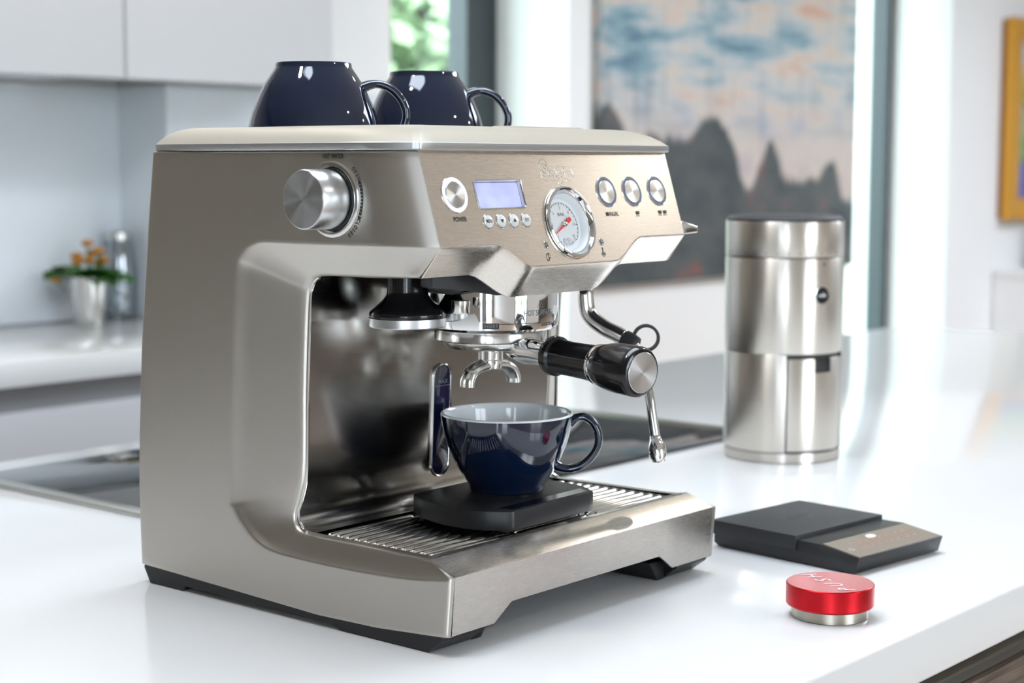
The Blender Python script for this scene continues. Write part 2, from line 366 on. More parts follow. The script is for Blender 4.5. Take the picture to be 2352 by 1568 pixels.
# ------------------------------------------------------------------ garden trees beyond the windows
def leafmat(name, c1, c2):
    m = woodmat(name, c1, c2, (1.3, 1.3, 1.3), 0.6); bsdf(m).inputs['Transmission Weight'].default_value = 0.0; return m
M['foliage'] = leafmat('garden_foliage', (0.16, 0.28, 0.11), (0.44, 0.54, 0.34))
M['foliage_b'] = leafmat('garden_foliage_pale', (0.26, 0.38, 0.24), (0.55, 0.64, 0.52))
def tree(loc, h, rx, rz, n, fm, label):
    t = empty('garden_tree', loc, label, 'tree', 'garden trees outside the windows'); lx, ly, lz = loc
    obj('trunk', tube([(lx, ly, lz), (lx + 0.05, ly, lz + h * 0.4), (lx - 0.03, ly, lz + h * 0.8)], [0.09, 0.07, 0.03], 10), M['bark'], t)
    V, F = [], []
    for k in range(n):
        d = Vector((random.gauss(0, 1), random.gauss(0, 1), random.gauss(0, 1))).normalized() * (random.random() ** 0.4)
        c = Vector((lx + d.x * rx, ly + d.y * rx, lz + h * 0.62 + d.z * rz))
        a = Vector((random.uniform(-1, 1), random.uniform(-1, 1), random.uniform(-1, 1))).normalized(); b = a.orthogonal().normalized(); s = random.uniform(0.05, 0.11)
        i = len(V); V += [c + a * s, c + b * s * 0.5, c - a * s, c - b * s * 0.5]; F.append([i, i + 1, i + 2, i + 3])
    f = obj('foliage', (V, F), fm, t, smooth=False); f['kind'] = 'stuff'
    return t
tree((5.75, 5.4, Z0 - 0.15), 3.0, 1.1, 1.5, 5000, M['foliage'], 'bushy green garden tree seen through the window behind the navy cups')
tree((7.9, 7.6, Z0 - 0.15), 3.6, 1.4, 1.8, 5000, M['foliage_b'], 'pale green tree further back in the garden behind the cups')
tree((10.2, 5.6, Z0 - 0.15), 3.2, 1.1, 1.5, 4000, M['foliage_b'], 'pale green tree seen through the narrow glazed door')

# ------------------------------------------------------------------ back run of kitchen units
def cabinet(x0, x1, label):
    c = empty('base_cabinet', (x0, 1.75, Z0), label, 'cabinet', 'base units along the back wall')
    obj('body', box(x0 + 0.001, x1 - 0.001, 1.78, 2.315 if x0 < 1 else 2.150, Z0, -0.045), M['cab_grey'], c)
    obj('handle_channel', box(x0 + 0.001, x1 - 0.001, 1.765, 1.80, -0.105, -0.047), M['channel'], c)
    obj('drawer_front', box(x0 + 0.002, x1 - 0.002, 1.742, 1.762, -0.40, -0.09, 0.002), M['cab_grey'], c)
    obj('drawer_front', box(x0 + 0.002, x1 - 0.002, 1.742, 1.762, -0.80, -0.405, 0.002), M['cab_grey'], c)
    obj('plinth', box(x0 + 0.001, x1 - 0.001, 1.81, 1.83, Z0, -0.81), M['cab_grey'], c)
    return c
cabinet(0.0, 1.489, 'pale grey base unit under the back worktop, left of the coffee machine')
cabinet(1.489, 2.15, 'pale grey base unit in front of the pier, hidden behind the coffee machine')
o = obj('back_worktop', join(box(0.0, 1.4885, 1.725, 2.318, -0.043, 0, 0.002), box(1.4885, 2.15, 1.725, 2.152, -0.043, 0, 0.002)), M['worktop'], loc=(0.0, 1.725, -0.043)); tag(o, 'white worktop along the back wall under the wall cabinets', 'worktop')
o = obj('splashback', join(box(0.0, 1.4885, 2.308, 2.319, 0.001, 0.499)), M['splash'], loc=(0.0, 2.31, 0)); tag(o, 'pale blue grey glass splashback above the back worktop', 'splashback')
o = obj('splashback', join(box(1.477, 1.4885, 2.143, 2.307, 0.001, 0.499), box(1.4885, 2.15, 2.143, 2.153, 0.001, 0.499)), M['splash'], loc=(1.48, 2.15, 0)); tag(o, 'pale splashback panel wrapped around the wall pier', 'splashback')
def wallcab(x0, x1, y1, label):
    c = empty('wall_cabinet', (x0, 2.0, 0.50), label, 'cabinet', 'white wall cabinets')
    obj('body', box(x0 + 0.001, x1 - 0.001, 2.0, y1, 0.505, Z1 - 0.01), M['cab_white'], c)
    obj('door', box(x0 + 0.003, x1 - 0.003, 1.98, 1.999, 0.50, Z1 - 0.012, 0.0015), M['cab_white'], c)
    return c
wallcab(0.45, 1.25, 2.306, 'white wall cabinet left of the door seam above the plant'); wallcab(1.25, 1.81, 2.142, 'white wall cabinet behind the left navy cup, right of the door seam')

structure('reflection_panel', box(3.2, 7.2, ROOM_Y0, ROOM_Y0 + 0.04, Z0, -0.08, 0.003), M['wood_drawer'], 'dark wood panelling along the wall behind the camera')  # added out of view, only to give the splash plate something dark to reflect
# plant in silver glass
def plant():
    cx, cy = 1.313, 2.205
    t = empty('potted_plant', (cx, cy, 0), 'small flowering plant with orange blooms in a silvered glass pot on the back worktop', 'plant')
    fr = Matrix.Translation((cx, cy, 0))
    obj('pot', xf(lathe([(0.030, 0.0), (0.032, 0.006), (0.036, 0.05), (0.041, 0.1), (0.0395, 0.1), (0.034, 0.05), (0.0, 0.02)], 32), fr), M['chrome_soft'], t)
    obj('soil', xf(lathe([(0.0372, 0.078), (0.0372, 0.086), (0.0, 0.089)], 24), fr), M['soil'], t)
    rnd = random.Random(3)
    for k in range(15):
        a = 2 * math.pi * k / 15 + rnd.uniform(-.2, .2); ln = rnd.uniform(0.05, 0.088); el = rnd.uniform(0.05, 0.75); wd = ln * 0.42
        rows = []
        for i in range(7):
            s = i / 6; w_ = wd * math.sin(math.pi * min(1, 0.1 + s * 0.9)) ** 0.7 if i < 6 else 0.001
            d = 0.012 + ln * s; z = 0.088 + d * math.sin(el) * 0.9 - 0.4 * ln * s * s
            rows.append([(cx + d * math.cos(a) - w_ * q * math.sin(a), cy + d * math.sin(a) + w_ * q * math.cos(a), z + 0.012 * abs(q)) for q in (-1, -0.5, 0, 0.5, 1)])
        obj('leaf', grid(rows), M['leaf'], t)
    for k, (dx, dy, z) in enumerate([(0.0, 0.0, 0.168), (0.018, 0.01, 0.146), (-0.02, 0.01, 0.142), (0.03, -0.012, 0.132), (-0.012, -0.02, 0.134), (-0.052, 0.040, 0.094), (0.008, -0.026, 0.152), (-0.03, -0.006, 0.130), (0.038, 0.012, 0.124)]):
        b = obj('flower', xf(lathe([(0.003, -0.006), (0.011, -0.003), (0.0135, 0.003), (0.008, 0.008), (0.001, 0.007)], 10), Matrix.Translation((cx + dx, cy + dy, z))), M['flower'], t)
        obj('stem', tube([(cx + dx * 0.3, cy + dy * 0.3, 0.085), (cx + dx * 0.7, cy + dy * 0.7, z * 0.75), (cx + dx, cy + dy, z - 0.004)], 0.0018, 6), M['stem'], b)
plant()
t = empty('glass_jar', (1.437, 2.262, 0), 'clear glass jar by the splashback corner, right of the potted plant', 'jar')
obj('body', xf(lathe([(0.030, 0), (0.034, 0.01), (0.036, 0.10), (0.030, 0.15), (0.026, 0.17), (0.0245, 0.17), (0.028, 0.148), (0.034, 0.10), (0.031, 0.012), (0.0, 0.006)], 28), Matrix.Translation((1.437, 2.262, 0))), M['jar_glass'], t)
obj('lid', xf(lathe([(0.027, 0.171), (0.027, 0.185), (0.020, 0.190), (0.001, 0.191)], 24), Matrix.Translation((1.437, 2.262, 0))), M['chrome_soft'], t)

# ------------------------------------------------------------------ pictures and sideboard
def painting_mat():
    m = mat('landscape_canvas', (0.5, 0.5, 0.5), 0.6); b = bsdf(m)
    tc = N(m, 'ShaderNodeTexCoord'); sp = N(m, 'ShaderNodeSeparateXYZ'); L(m, tc.outputs['Generated'], sp.inputs[0])
    def noise(scale, detail=4, rough=0.55, off=0):
        mp = N(m, 'ShaderNodeMapping'); mp.inputs['Scale'].default_value = scale; mp.inputs['Location'].default_value = (off, 0, off * 0.7)
        L(m, tc.outputs['Generated'], mp.inputs[0]); n = N(m, 'ShaderNodeTexNoise'); n.inputs['Scale'].default_value = 1; n.inputs['Detail'].default_value = detail; n.inputs['Roughness'].default_value = rough
        L(m, mp.outputs[0], n.inputs[0]); return n
    def ramp(src, els):
        cr = N(m, 'ShaderNodeValToRGB'); e = cr.color_ramp.elements
        while len(e) < len(els): e.new(0.5)
        for k, (p, c) in enumerate(els): e[k].position = p; e[k].color = (*c, 1)
        L(m, src, cr.inputs[0]); return cr
    def mixc(fac, a, bb):
        mx = N(m, 'ShaderNodeMix', data_type='RGBA'); L(m, fac, mx.inputs[0]); L(m, a, mx.inputs[6]); L(m, bb, mx.inputs[7]); return mx.outputs[2]
    n1 = noise((3.2, 1, 15), 5, 0.6); sky = ramp(n1.outputs[0], [(0.30, (0.07, 0.15, 0.22)), (0.42, (0.26, 0.40, 0.46)), (0.50, (0.55, 0.58, 0.58)), (0.58, (0.70, 0.60, 0.52)), (0.68, (0.66, 0.38, 0.27))])
    n2 = noise((9, 1, 10), 5, 0.6, 3); low = ramp(n2.outputs[0], [(0.25, (0.50, 0.42, 0.47)), (0.42, (0.66, 0.58, 0.52)), (0.55, (0.66, 0.55, 0.50)), (0.70, (0.46, 0.44, 0.52))])
    mm = N(m, 'ShaderNodeMapRange'); mm.inputs['From Min'].default_value = 0.27; mm.inputs['From Max'].default_value = 0.42; L(m, sp.outputs[2], mm.inputs[0])
    col = mixc(mm.outputs[0], low.outputs[0], sky.outputs[0])
    # bare tree strokes
    n4 = noise((30, 1, 5), 3, 0.5, 5); st = ramp(n4.outputs[0], [(0.56, (0, 0, 0)), (0.66, (1, 1, 1))])
    sc = N(m, 'ShaderNodeMath', operation='MULTIPLY'); sc.inputs[1].default_value = 0.28; L(m, st.outputs[0], sc.inputs[0])
    tr = N(m, 'ShaderNodeRGB'); tr.outputs[0].default_value = (0.12, 0.16, 0.22, 1); col = mixc(sc.outputs[0], col, tr.outputs[0])
    # dark hills with ragged outline
    n3 = noise((7, 1, 1.5), 3, 0.5, 9); nh = N(m, 'ShaderNodeMath', operation='MULTIPLY_ADD'); nh.inputs[1].default_value = 0.40; L(m, n3.outputs[0], nh.inputs[0])
    hs = N(m, 'ShaderNodeMath', operation='MULTIPLY_ADD'); hs.inputs[1].default_value = -0.15; hs.inputs[2].default_value = 0.145; L(m, sp.outputs[0], hs.inputs[0]); L(m, hs.outputs[0], nh.inputs[2])
    df = N(m, 'ShaderNodeMath', operation='SUBTRACT'); L(m, nh.outputs[0], df.inputs[0]); L(m, sp.outputs[2], df.inputs[1])
    dm = N(m, 'ShaderNodeMapRange'); dm.inputs['From Min'].default_value = -0.008; dm.inputs['From Max'].default_value = 0.012; L(m, df.outputs[0], dm.inputs[0])
    n5 = noise((8, 1, 12), 5, 0.6, 12); hill = ramp(n5.outputs[0], [(0.30, (0.045, 0.05, 0.065)), (0.48, (0.085, 0.10, 0.10)), (0.60, (0.12, 0.12, 0.12)), (0.72, (0.30, 0.10, 0.08))])
    col = mixc(dm.outputs[0], col, hill.outputs[0]); L(m, col, b.inputs['Base Color']); return m
t = empty('canvas_painting', (3.19, 2.315, -0.03), 'large unframed landscape painting of pale sky over dark hills', 'painting')
obj('canvas', box(3.19, 4.712, 2.282, 2.3165, -0.03, 1.5, 0.003), painting_mat(), t)
obj('stretcher', box(3.23, 4.67, 2.317, 2.3195, 0.01, 1.46), M['wood_drawer'], t)
def flowerpic():
    m = mat('flower_garden_canvas', (0.4, 0.4, 0.4), 0.6); b = bsdf(m); tc = N(m, 'ShaderNodeTexCoord'); sp = N(m, 'ShaderNodeSeparateXYZ'); L(m, tc.outputs['Generated'], sp.inputs[0])
    no = N(m, 'ShaderNodeTexNoise'); no.inputs['Scale'].default_value = 9; no.inputs['Detail'].default_value = 4; L(m, tc.outputs['Generated'], no.inputs[0])
    ad = N(m, 'ShaderNodeMath', operation='MULTIPLY_ADD'); ad.inputs[1].default_value = 0.75; L(m, no.outputs[0], ad.inputs[0]); L(m, sp.outputs[2], ad.inputs[2])
    cr = N(m, 'ShaderNodeValToRGB'); e = cr.color_ramp.elements
    els = [(0.38, (0.10, 0.13, 0.42)), (0.55, (0.16, 0.20, 0.50)), (0.66, (0.10, 0.30, 0.09)), (0.82, (0.32, 0.42, 0.24)), (0.92, (0.50, 0.42, 0.36)), (1.0, (0.12, 0.30, 0.08)), (1.12, (0.55, 0.42, 0.05)), (1.25, (0.42, 0.62, 0.80))]
    while len(e) < len(els): e.new(0.5)
    for k, (p, c) in enumerate(els): e[k].position = p / 1.4; e[k].color = (*c, 1)
    dv = N(m, 'ShaderNodeMath', operation='DIVIDE'); dv.inputs[1].default_value = 1.4; L(m, ad.outputs[0], dv.inputs[0]); L(m, dv.outputs[0], cr.inputs[0]); L(m, cr.outputs[0], b.inputs['Base Color']); return m
gx0, gx1, gz0, gz1, gy = 5.49, 6.30, 0.118, 0.90, 2.088
t = empty('framed_picture', (gx0, gy, gz0), 'bright flower garden picture in a wide gold frame', 'picture')
fw_ = 0.085
for nm, pts in (('frame_side', (gx0, gx0 + fw_, gz0, gz1)), ('frame_side', (gx1 - fw_, gx1, gz0, gz1)), ('frame_rail', (gx0 + fw_, gx1 - fw_, gz1 - fw_, gz1)), ('frame_rail', (gx0 + fw_, gx1 - fw_, gz0, gz0 + fw_))):
    obj(nm, box(pts[0], pts[1], gy - 0.055, gy - 0.018, pts[2], pts[3], 0.008), M['gold'], t)
obj('frame_back', box(gx0 + 0.006, gx1 - 0.006, gy - 0.018, gy, gz0 + 0.006, gz1 - 0.006), M['gold_edge'], t)
obj('canvas', box(gx0 + fw_, gx1 - fw_, gy - 0.03, gy - 0.019, gz0 + fw_, gz1 - fw_), flowerpic(), t)
t = empty('sideboard', (5.47, 1.70, Z0), 'cream sideboard below the gold framed picture', 'sideboard')
obj('body', box(5.475, 6.9, 1.72, 2.085, Z0 + 0.08, -0.10), M['wall'], t); obj('top', box(5.465, 6.91, 1.70, 2.087, -0.10, -0.075, 0.003), M['wall'], t)
for k in range(3): d = obj('door', box(5.485 + 0.47 * k, 5.945 + 0.47 * k, 1.702, 1.719, Z0 + 0.09, -0.105, 0.003), M['wall'], t); obj('knob', xf(lathe([(0.004, 0), (0.008, 0.012), (0.002, 0.016)], 12), axis_frame((5.90 + 0.47 * k, 1.702, -0.4), (0, -1, 0))), M['chrome_soft'], d)
for k in (5.50, 6.86): obj('leg', box(k, k + 0.04, 1.74, 2.06, Z0, Z0 + 0.08), M['wood_drawer'], t)
t = empty('flower_vase', (5.735, 1.98, -0.075), 'dark vase of yellow flowers on the cream sideboard', 'vase')
obj('vase', xf(lathe([(0.03, 0), (0.045, 0.03), (0.045, 0.07), (0.022, 0.11), (0.026, 0.125), (0.02, 0.123)], 24), Matrix.Translation((5.735, 1.98, -0.075))), M['black_gloss'], t)
for k in range(7):
    a = k * 0.9; x, y, z = 5.735 + 0.05 * math.cos(a) * (k % 3) * 0.5, 1.98 + 0.04 * math.sin(a), 0.06 + 0.016 * (k % 4)
    f = obj('flower', xf(lathe([(0.004, -0.008), (0.022, 0), (0.018, 0.014), (0.001, 0.016)], 10), Matrix.Translation((x, y, z))), M['flower_y'], t); obj('stem', tube([(5.735, 1.98, 0.03), (x, y, z)], 0.002, 6), M['stem'], f)
o = obj('candle_glass', xf(lathe([(0.035, 0), (0.04, 0.004), (0.042, 0.07), (0.039, 0.07), (0.036, 0.008), (0.0, 0.007)], 24), Matrix.Translation((5.60, 1.90, -0.075))), M['jar_glass'], loc=(5.60, 1.90, -0.075)); tag(o, 'small clear glass on the sideboard, left of the dark vase', 'glass')

# ================================================================== kitchen island
IY0, IY1, IX0, IX1 = -0.209, 0.905, -1.0, 2.42
o = obj('island_worktop', box(IX0, IX1, IY0, IY1, -0.042, 0, 0.0035, 3), M['worktop'], loc=(IX0, IY0, -0.042)); tag(o, 'glossy white island worktop that the coffee machine stands on', 'worktop')
t = empty('island_cabinet', (IX0 + 0.02, IY0, Z0), 'dark wood island unit with bronze handle rail under the white worktop', 'cabinet')
obj('body', box(IX0 + 0.03, IX1 - 0.03, -0.165, IY1 - 0.03, Z0 + 0.1, -0.0425), M['shadow_gap'], t)
rail = []
for k in range(9):
    a = R(180 + 11 * k); rail.append((-0.172 + 0.030 * math.cos(a), -0.066 + 0.014 - 0.018 * k / 8))
rp = [(-0.166, -0.044), (-0.171, -0.0445), (-0.180, -0.050), (-0.188, -0.0565), (-0.193, -0.0615), (-0.195, -0.0665), (-0.166, -0.0665)]
obj('handle_rail', ([Vector((x, y, z)) for x in (IX0 + 0.03, IX1 - 0.03) for y, z in rp], [list(range(7)), list(range(7, 14))[::-1]] + [[i, (i + 1) % 7, 7 + (i + 1) % 7, 7 + i] for i in range(7)]), M['rail'], t)
x = IX0 + 0.03; k = 0
while x < IX1 - 0.1:
    x1 = min(x + 0.8, IX1 - 0.03)
    obj('drawer_front', box(x + 0.0015, x1 - 0.0015, -0.201, -0.181, -0.36, -0.067, 0.001), M['wood_drawer'], t)
    obj('drawer_front', box(x + 0.0015, x1 - 0.0015, -0.201, -0.181, -0.80, -0.363, 0.001), M['wood_drawer'], t); x = x1
obj('plinth', box(IX0 + 0.08, IX1 - 0.08, -0.13, IY1 - 0.1, Z0, Z0 + 0.1), M['shadow_gap'], t)

# induction hob
t = empty('induction_hob', (0.155, 0.365, 0), 'flush black glass induction hob in the white island, behind the coffee machine', 'hob')
obj('trim', box(0.154, 0.172, 0.362, 0.838, 0.0003, 0.0045, 0.0008), M['hob_trim'], t); obj('trim', box(0.965, 0.975, 0.362, 0.838, 0.0003, 0.0045, 0.0008), M['hob_trim'], t)
obj('glass', box(0.1722, 0.9648, 0.362, 0.838, 0.0003, 0.0042, 0.001), M['hob'], t)

# ================================================================== espresso machine  (x = width, y = depth, z up; front-left foot corner at the origin)
W = 0.329; XC = W / 2
em = empty('espresso_machine', (0, 0, 0), 'brushed stainless steel espresso machine with pressure gauge standing on the white island', 'coffee machine')
def mirror(vf): return [Vector((W - v[0], v[1], v[2])) for v in vf[0]], [f[::-1] for f in vf[1]]
O_ = [(.0235, .2785), (.0664, .2785), (.120, .278), (.165, .2778), (.186, .2774), (.1995, .2732), (.2085, .2655), (.2140, .2560), (.2175, .2167), (.221, .15), (.2236, .0870), (.2199, .0755), (.2100, .0650), (.1966, .0555), (.1793, .0498), (.1486, .048), (.0946, .048), (.0436, .0501), (.014, .0533), (0, .0555)]
I_ = [(.0412, .2573), (.0785, .2559), (.11, .2556), (.128, .2553), (.138, .2543), (.1448, .2515), (.149, .2465), (.1512, .240), (.1535, .219), (.1562, .17), (.1580, .1105), (.1632, .088), (.1672, .076), (.1652, .0683), (.158, .0638), (.145, .0632), (.0933, .0634), (.055, .0636), (.037, .064), (.0258, .0646)]
IX = [.0140, .0122, .012, .012, .0125, .0130, .0135, .014, .0145, .0145, .0145, .0145, .014, .0135, .0125, .0115, .010, .0095, .009, .0085]
B_ = [(.044, .345), (.08, .345), (.13, .345), (.18, .345), (.215, .345), (.25, .345), (.28, .345), (.3109, .345), (.3185, .29), (.3295, .20), (.3355, .12), (.337, .08), (.3368, .05), (.336, .0145), (.28, .0128), (.2139, .0107), (.13, .0078), (.07, .009), (.03, .0118), (.0035, .0135)]
def dense(pts, n=6, lin=False):
    P = [Vector((*p, 0)) for p in pts]
    if not lin: return [(v.x, v.y) for v in crv(P, n)]
    out = []
    for i in range(len(P) - 1):
        for k in range(n): v = P[i].lerp(P[i + 1], k / n); out.append((v.x, v.y))
    out.append((P[-1].x, P[-1].y)); return out
OD, ID, BD = dense(O_), dense(I_), dense(B_, lin=True)
IXD = [p[0] for p in dense([(x, 0) for x in IX], lin=True)]
def front_y(z): return .044 - (.345 - z) * .309
def outer_x(y, z):
    if z < .25: return 0.0012 * max(0, 1 - y / .03) ** 2
    t = min(1, max(0, (front_y(z) + .055 - y) / .055)); return .0172 * t * t
def side_panel():
    n = len(OD); rows = []
    for k, ext in ((0, .045), (0, .0035), (.006, .0014), (.015, .0004), (.03, 0), (.08, 0), (.15, 0), (.3, 0), (.45, 0), (.6, 0), (.75, 0), (.87, 0), (.95, 0), (.985, 0), (1.0, .0003)):
        rows.append([Vector((outer_x(b[0] + (o[0] - b[0]) * k, b[1] + (o[1] - b[1]) * k) + ext, b[0] + (o[0] - b[0]) * k, b[1] + (o[1] - b[1]) * k)) for o, b in zip(OD, BD)])
    for s in (.012, .03, .06, .1, .15, .22, .32, .44, .56, .68, .8, .9, .96, .985, 1.0):
        r = []
        for i in range(n):
            f = i / (n - 1) * 19
            vert = max(0, min(1, (f - 4) / 4)) * max(0, min(1, (15.0 - f) / 4.5)); bot = max(0, min(1, (f - 11) / 4))
            q_ = min(s / .17, 1); fast = .12 * (q_ * q_ * (3 - 2 * q_)) + .88 * s
            g = vert * fast + (1 - vert) * (bot * s ** 0.75 + (1 - bot) * s)
            o, q = OD[i], ID[i]; ox = outer_x(*o) + .0003
            roll = .0022 * max(0, (s - .94) / .06) ** 2
            r.append(Vector((ox + (IXD[i] - ox) * g + roll, o[0] + (q[0] - o[0]) * s, o[1] + (q[1] - o[1]) * s)))
        rows.append(r)
    rows.append([Vector((p.x + .006, p.y + (.004 if 20 < i < 95 else 0), p.z)) for i, p in enumerate(rows[-1])])
    # fold the two front ends inwards
    full = []
    for j, r in enumerate(rows):
        hd = 1
        a = r[0]; z = r[-1]
        full.append([Vector((a.x + .003, a.y + .004, a.z)), Vector((a.x + .0006, a.y + .0002, a.z))] + [Vector((a.x, a.y + .0012, a.z))] + r[1:-1] + [Vector((z.x, z.y + .0015, z.z)), Vector((z.x + .0012, z.y + .0001, z.z)), Vector((z.x + .0052, z.y + .0004, z.z)), Vector((z.x + .0056, z.y + .006, z.z))])
    return grid(full)
sp_ = side_panel()
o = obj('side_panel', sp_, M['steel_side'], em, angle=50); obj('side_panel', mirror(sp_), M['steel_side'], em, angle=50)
# bright trim along the inner edge of the side frame
tr = [(x + .0026, y - .0004, z) for (y, z), x in zip(ID, IXD)][26:86]
for mir in (0, 1):
    v = tube([(W - p[0] if mir else p[0], p[1], p[2]) for p in tr], .0013, 8); obj('edge_trim', v, M['chrome_soft'], em)
obj('housing', join(box(.018, W - .018, .178, .318, .03, .343), box(.019, W - .019, .055, .20, .262, .343)), M['dark_grey'], em)
obj('back_panel', box(.012, W - .012, .312, .322, .02, .340), M['steel_side'], em)

# --- top cover
def cover():
    rings = []
    def ring(ins, z):
        y0, y1 = .0412 + ins, .3130 - ins * .35; ys = [y0] + [y0 + .0035 + (y1 - y0 - .008) * (k / 28) ** 1.6 for k in range(0, 29)] + [y1]
        def lx(y): return outer_x(max(.044, .044 + (y - y0) * (.269 / (y1 - y0))), .345) - .0008 + ins + .0055 * max(0, (y - .20) / .113) ** 2
        L_ = [Vector((lx(y), y, z)) for y in ys]; r = .0030
        L_ = [Vector((L_[0].x + .0030, y0 - .0002, z)), Vector((L_[0].x + .0009, y0 + .0006, z)), Vector((L_[0].x + .0001, y0 + .0022, z))] + L_[1:-1] + [Vector((lx(y1), y1 - .003, z)), Vector((lx(y1) + .001, y1 - .0008, z)), Vector((lx(y1) + .003, y1, z))]
        B2 = [Vector((L_[-1].x + (W - 2 * L_[-1].x) * k / 12, y1, z)) for k in range(1, 12)]
        F2 = [Vector((W - L_[0].x - (W - 2 * L_[0].x) * k / 24, y0 - .0002 - .0015 * math.sin(math.pi * k / 24), z)) for k in range(1, 24)]
        return L_ + B2 + [Vector((W - p.x, p.y, p.z)) for p in L_[::-1]] + F2
    lower = [ring(.004, .3446), ring(-.0002, .3452), ring(-.0008, .346), ring(-.0008, .3502), ring(.0002, .3508)]
    upper = [ring(.0002, .3508), ring(.004, .3540), ring(.010, .3578), ring(.017, .3607), ring(.025, .3627), ring(.031, .3632), ring(.034, .3624), ring(.035, .3590), ring(.0355, .353), ring(.037, .3522)]
    b, t = grid(lower, True), grid(upper, True)
    n = len(lower[0]); t[1].append([(len(upper) - 1) * n + i for i in range(n)])
    return b, t
cb, ct = cover()
tc_ = obj('top_cover', ct, M['cover'], em, angle=40); obj('cover_band', cb, M['band'], tc_, angle=40)
hl = obj('tank_lid_handle', prism(rrect(.222, .105, .10, .028, .012), .3585, .3650, .0025), M['cover'], em)
# --- control panel: flat face with openings, then rolled lower lip
EX, EY, EZ = Vector((1, 0, 0)), Vector((0, .2954, .9554)), Vector((0, -.9554, .2954))
def ss(a, b, x): t = min(1, max(0, (x - a) / (b - a))); return t * t * (3 - 2 * t)
def zc(x): return .2785 - .0170 * ss(.076, .114, x) * (1 - ss(.210, .253, x))
def zl(x): return .2572 - .0178 * ss(.066, .109, x) * (1 - ss(.200, .250, x))
def pp(x, v, h=0.0): return Vector((x, .044, .345)) + EY * v + EZ * h     # v: distance along the panel from its top edge (negative = down)
def pv(z): return (z - .345) / .9554
def pfr(x, z, h=0.0): return frame(pp(x, pv(z), h), EX, EY, EZ)
PX0, PX1 = .0186, W - .0186
xs = [PX0 + (PX1 - PX0) * i / 110 for i in range(111)]
outline = [(x, pv(zc(x)) + .0012) for x in xs] + [(PX1, 0), (PX0, 0)]
ZB = .3142
holes = [circ(XC + .0008, pv(.2922), .0258, 64), circ(.0442, pv(ZB), .0126, 48)] + [circ(x, pv(ZB), .0118, 48) for x in (.2192, .2526, .2864)] + [circ(x, pv(.2951), .0051, 28) for x in (.0732, .0872, .1011, .1150)] + [rrect(.0930, pv(.3142), .0520, .0205, .0025)] + [circ(x, pv(z), .0028, 20) for x, z in ((.1315, .2767), (.1983, .2767))]
fv, ff = fill2d([outline] + holes)
flat = ([pp(v.x, v.y) for v in fv], ff)
rows = []
for k in range(11):
    r = []
    for x in xs:
        c0 = pp(x, pv(zc(x)) + .0012); c = pp(x, pv(zc(x))); lo = Vector((x, c.y + .0178, zl(x))); d = (lo - c).normalized(); c1 = c + d * .0012
        if k == 0: p = c0
        elif k == 1: p = c0.lerp(c, .5).lerp(c.lerp(c1, .5), .5)
        elif k == 2: p = c1
        elif k <= 7: p = c1.lerp(lo, (k - 2) / 5)
        elif k == 8: p = lo + Vector((0, .0012, -.0002))
        elif k == 9: p = lo + Vector((0, .0022, .0010))
        else: p = lo + Vector((0, .004, .006))
        r.append(p)
    rows.append(r)
ends = []
for xe, sgn in ((PX0, -1), (PX1, 1)):
    col = [pp(xe, 0)] + [rr[0 if sgn < 0 else -1] for rr in rows[:9]]
    ends.append(grid([col, [p + Vector((sgn * .0005, .0004, 0)) for p in col], [p + Vector((sgn * .0007, .006, 0)) for p in col]]))
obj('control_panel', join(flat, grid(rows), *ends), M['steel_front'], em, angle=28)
obj('panel_backing', join(box(PX0 + .002, PX1 - .002, .0, .001, 0, .001)) if False else ([pp(PX0, 0, -.011), pp(PX1, 0, -.011), pp(PX1, -.058, -.011), pp(PX0, -.058, -.011)], [[0, 1, 2, 3]]), M['dark_grey'], em)

def ring_part(name, r0, r1, mtx, material, parent, h0=-.001, h1=.0007, seg=48):
    return obj(name, xf(lathe([(r1, h0), (r1, h1 - .0003), (r1 - .0003, h1), (r0 + .0003, h1), (r0, h1 - .0003), (r0, h0)], seg, False, False), mtx), material, parent)
def label(s, x, z, size, parent, material=None, sx=.8, bold=.012, h=.00015, name='lettering'):
    return obj(name, xf(text(s, size, sx, bold), pfr(x, z, h)), material or M['ink'], parent, smooth=False)
# power button with lit ring
f = pfr(.0442, ZB)
pb = spun_disc('power_button', .0096, f, M['spun'], em, .0012)
ring_part('lit_ring', .0099, .0126, f, M['ring_lit'], pb, -.004, .0010)
ring_part('rim', .01262, .0133, f, M['chrome_soft'], pb, -.002, .0006); label('POWER', .0442, .2973, .0049, pb)
# three brew buttons
for k, x in enumerate((.2192, .2526, .2864)):
    f = pfr(x, ZB); b = spun_disc('brew_button', .0094, f, M['spun'], em, .0010)
    ring_part('ring', .0096, .0117, f, M['blue_ring'], b, -.004, .0006); ring_part('rim', .01172, .0124, f, M['chrome_soft'], b, -.002, .0006)
    if k == 0: label('MANUAL', x + .0012, .2973, .0049, b)
    else:
        for q in range(k):
            cx = x + .0012 + (q - (k - 1) / 2) * .0066; fr = pfr(cx, .2973, .0002)
            ic = join(prism([(-.0022, .0015), (.0013, .0015), (.0011, -.0012), (-.0019, -.0012)], 0, .0001), prism([(-.0027, -.0019), (.0018, -.0019), (.0018, -.0024), (-.0027, -.0024)], 0, .0001),
                      lathe([(.0009, 0), (.0014, 0)], 14, False, False, R(-90), R(100)))
            ic = join((ic[0][:16], [f_ for f_ in ic[1] if max(f_) < 16]), xf(lathe([(.0009, 0.0001), (.0014, 0.0001)], 14, False, False, R(-90), R(100)), Matrix.Translation((.0013, .0004, 0))))
            obj('cup_icon', xf(ic, fr), M['ink'], b, smooth=False)
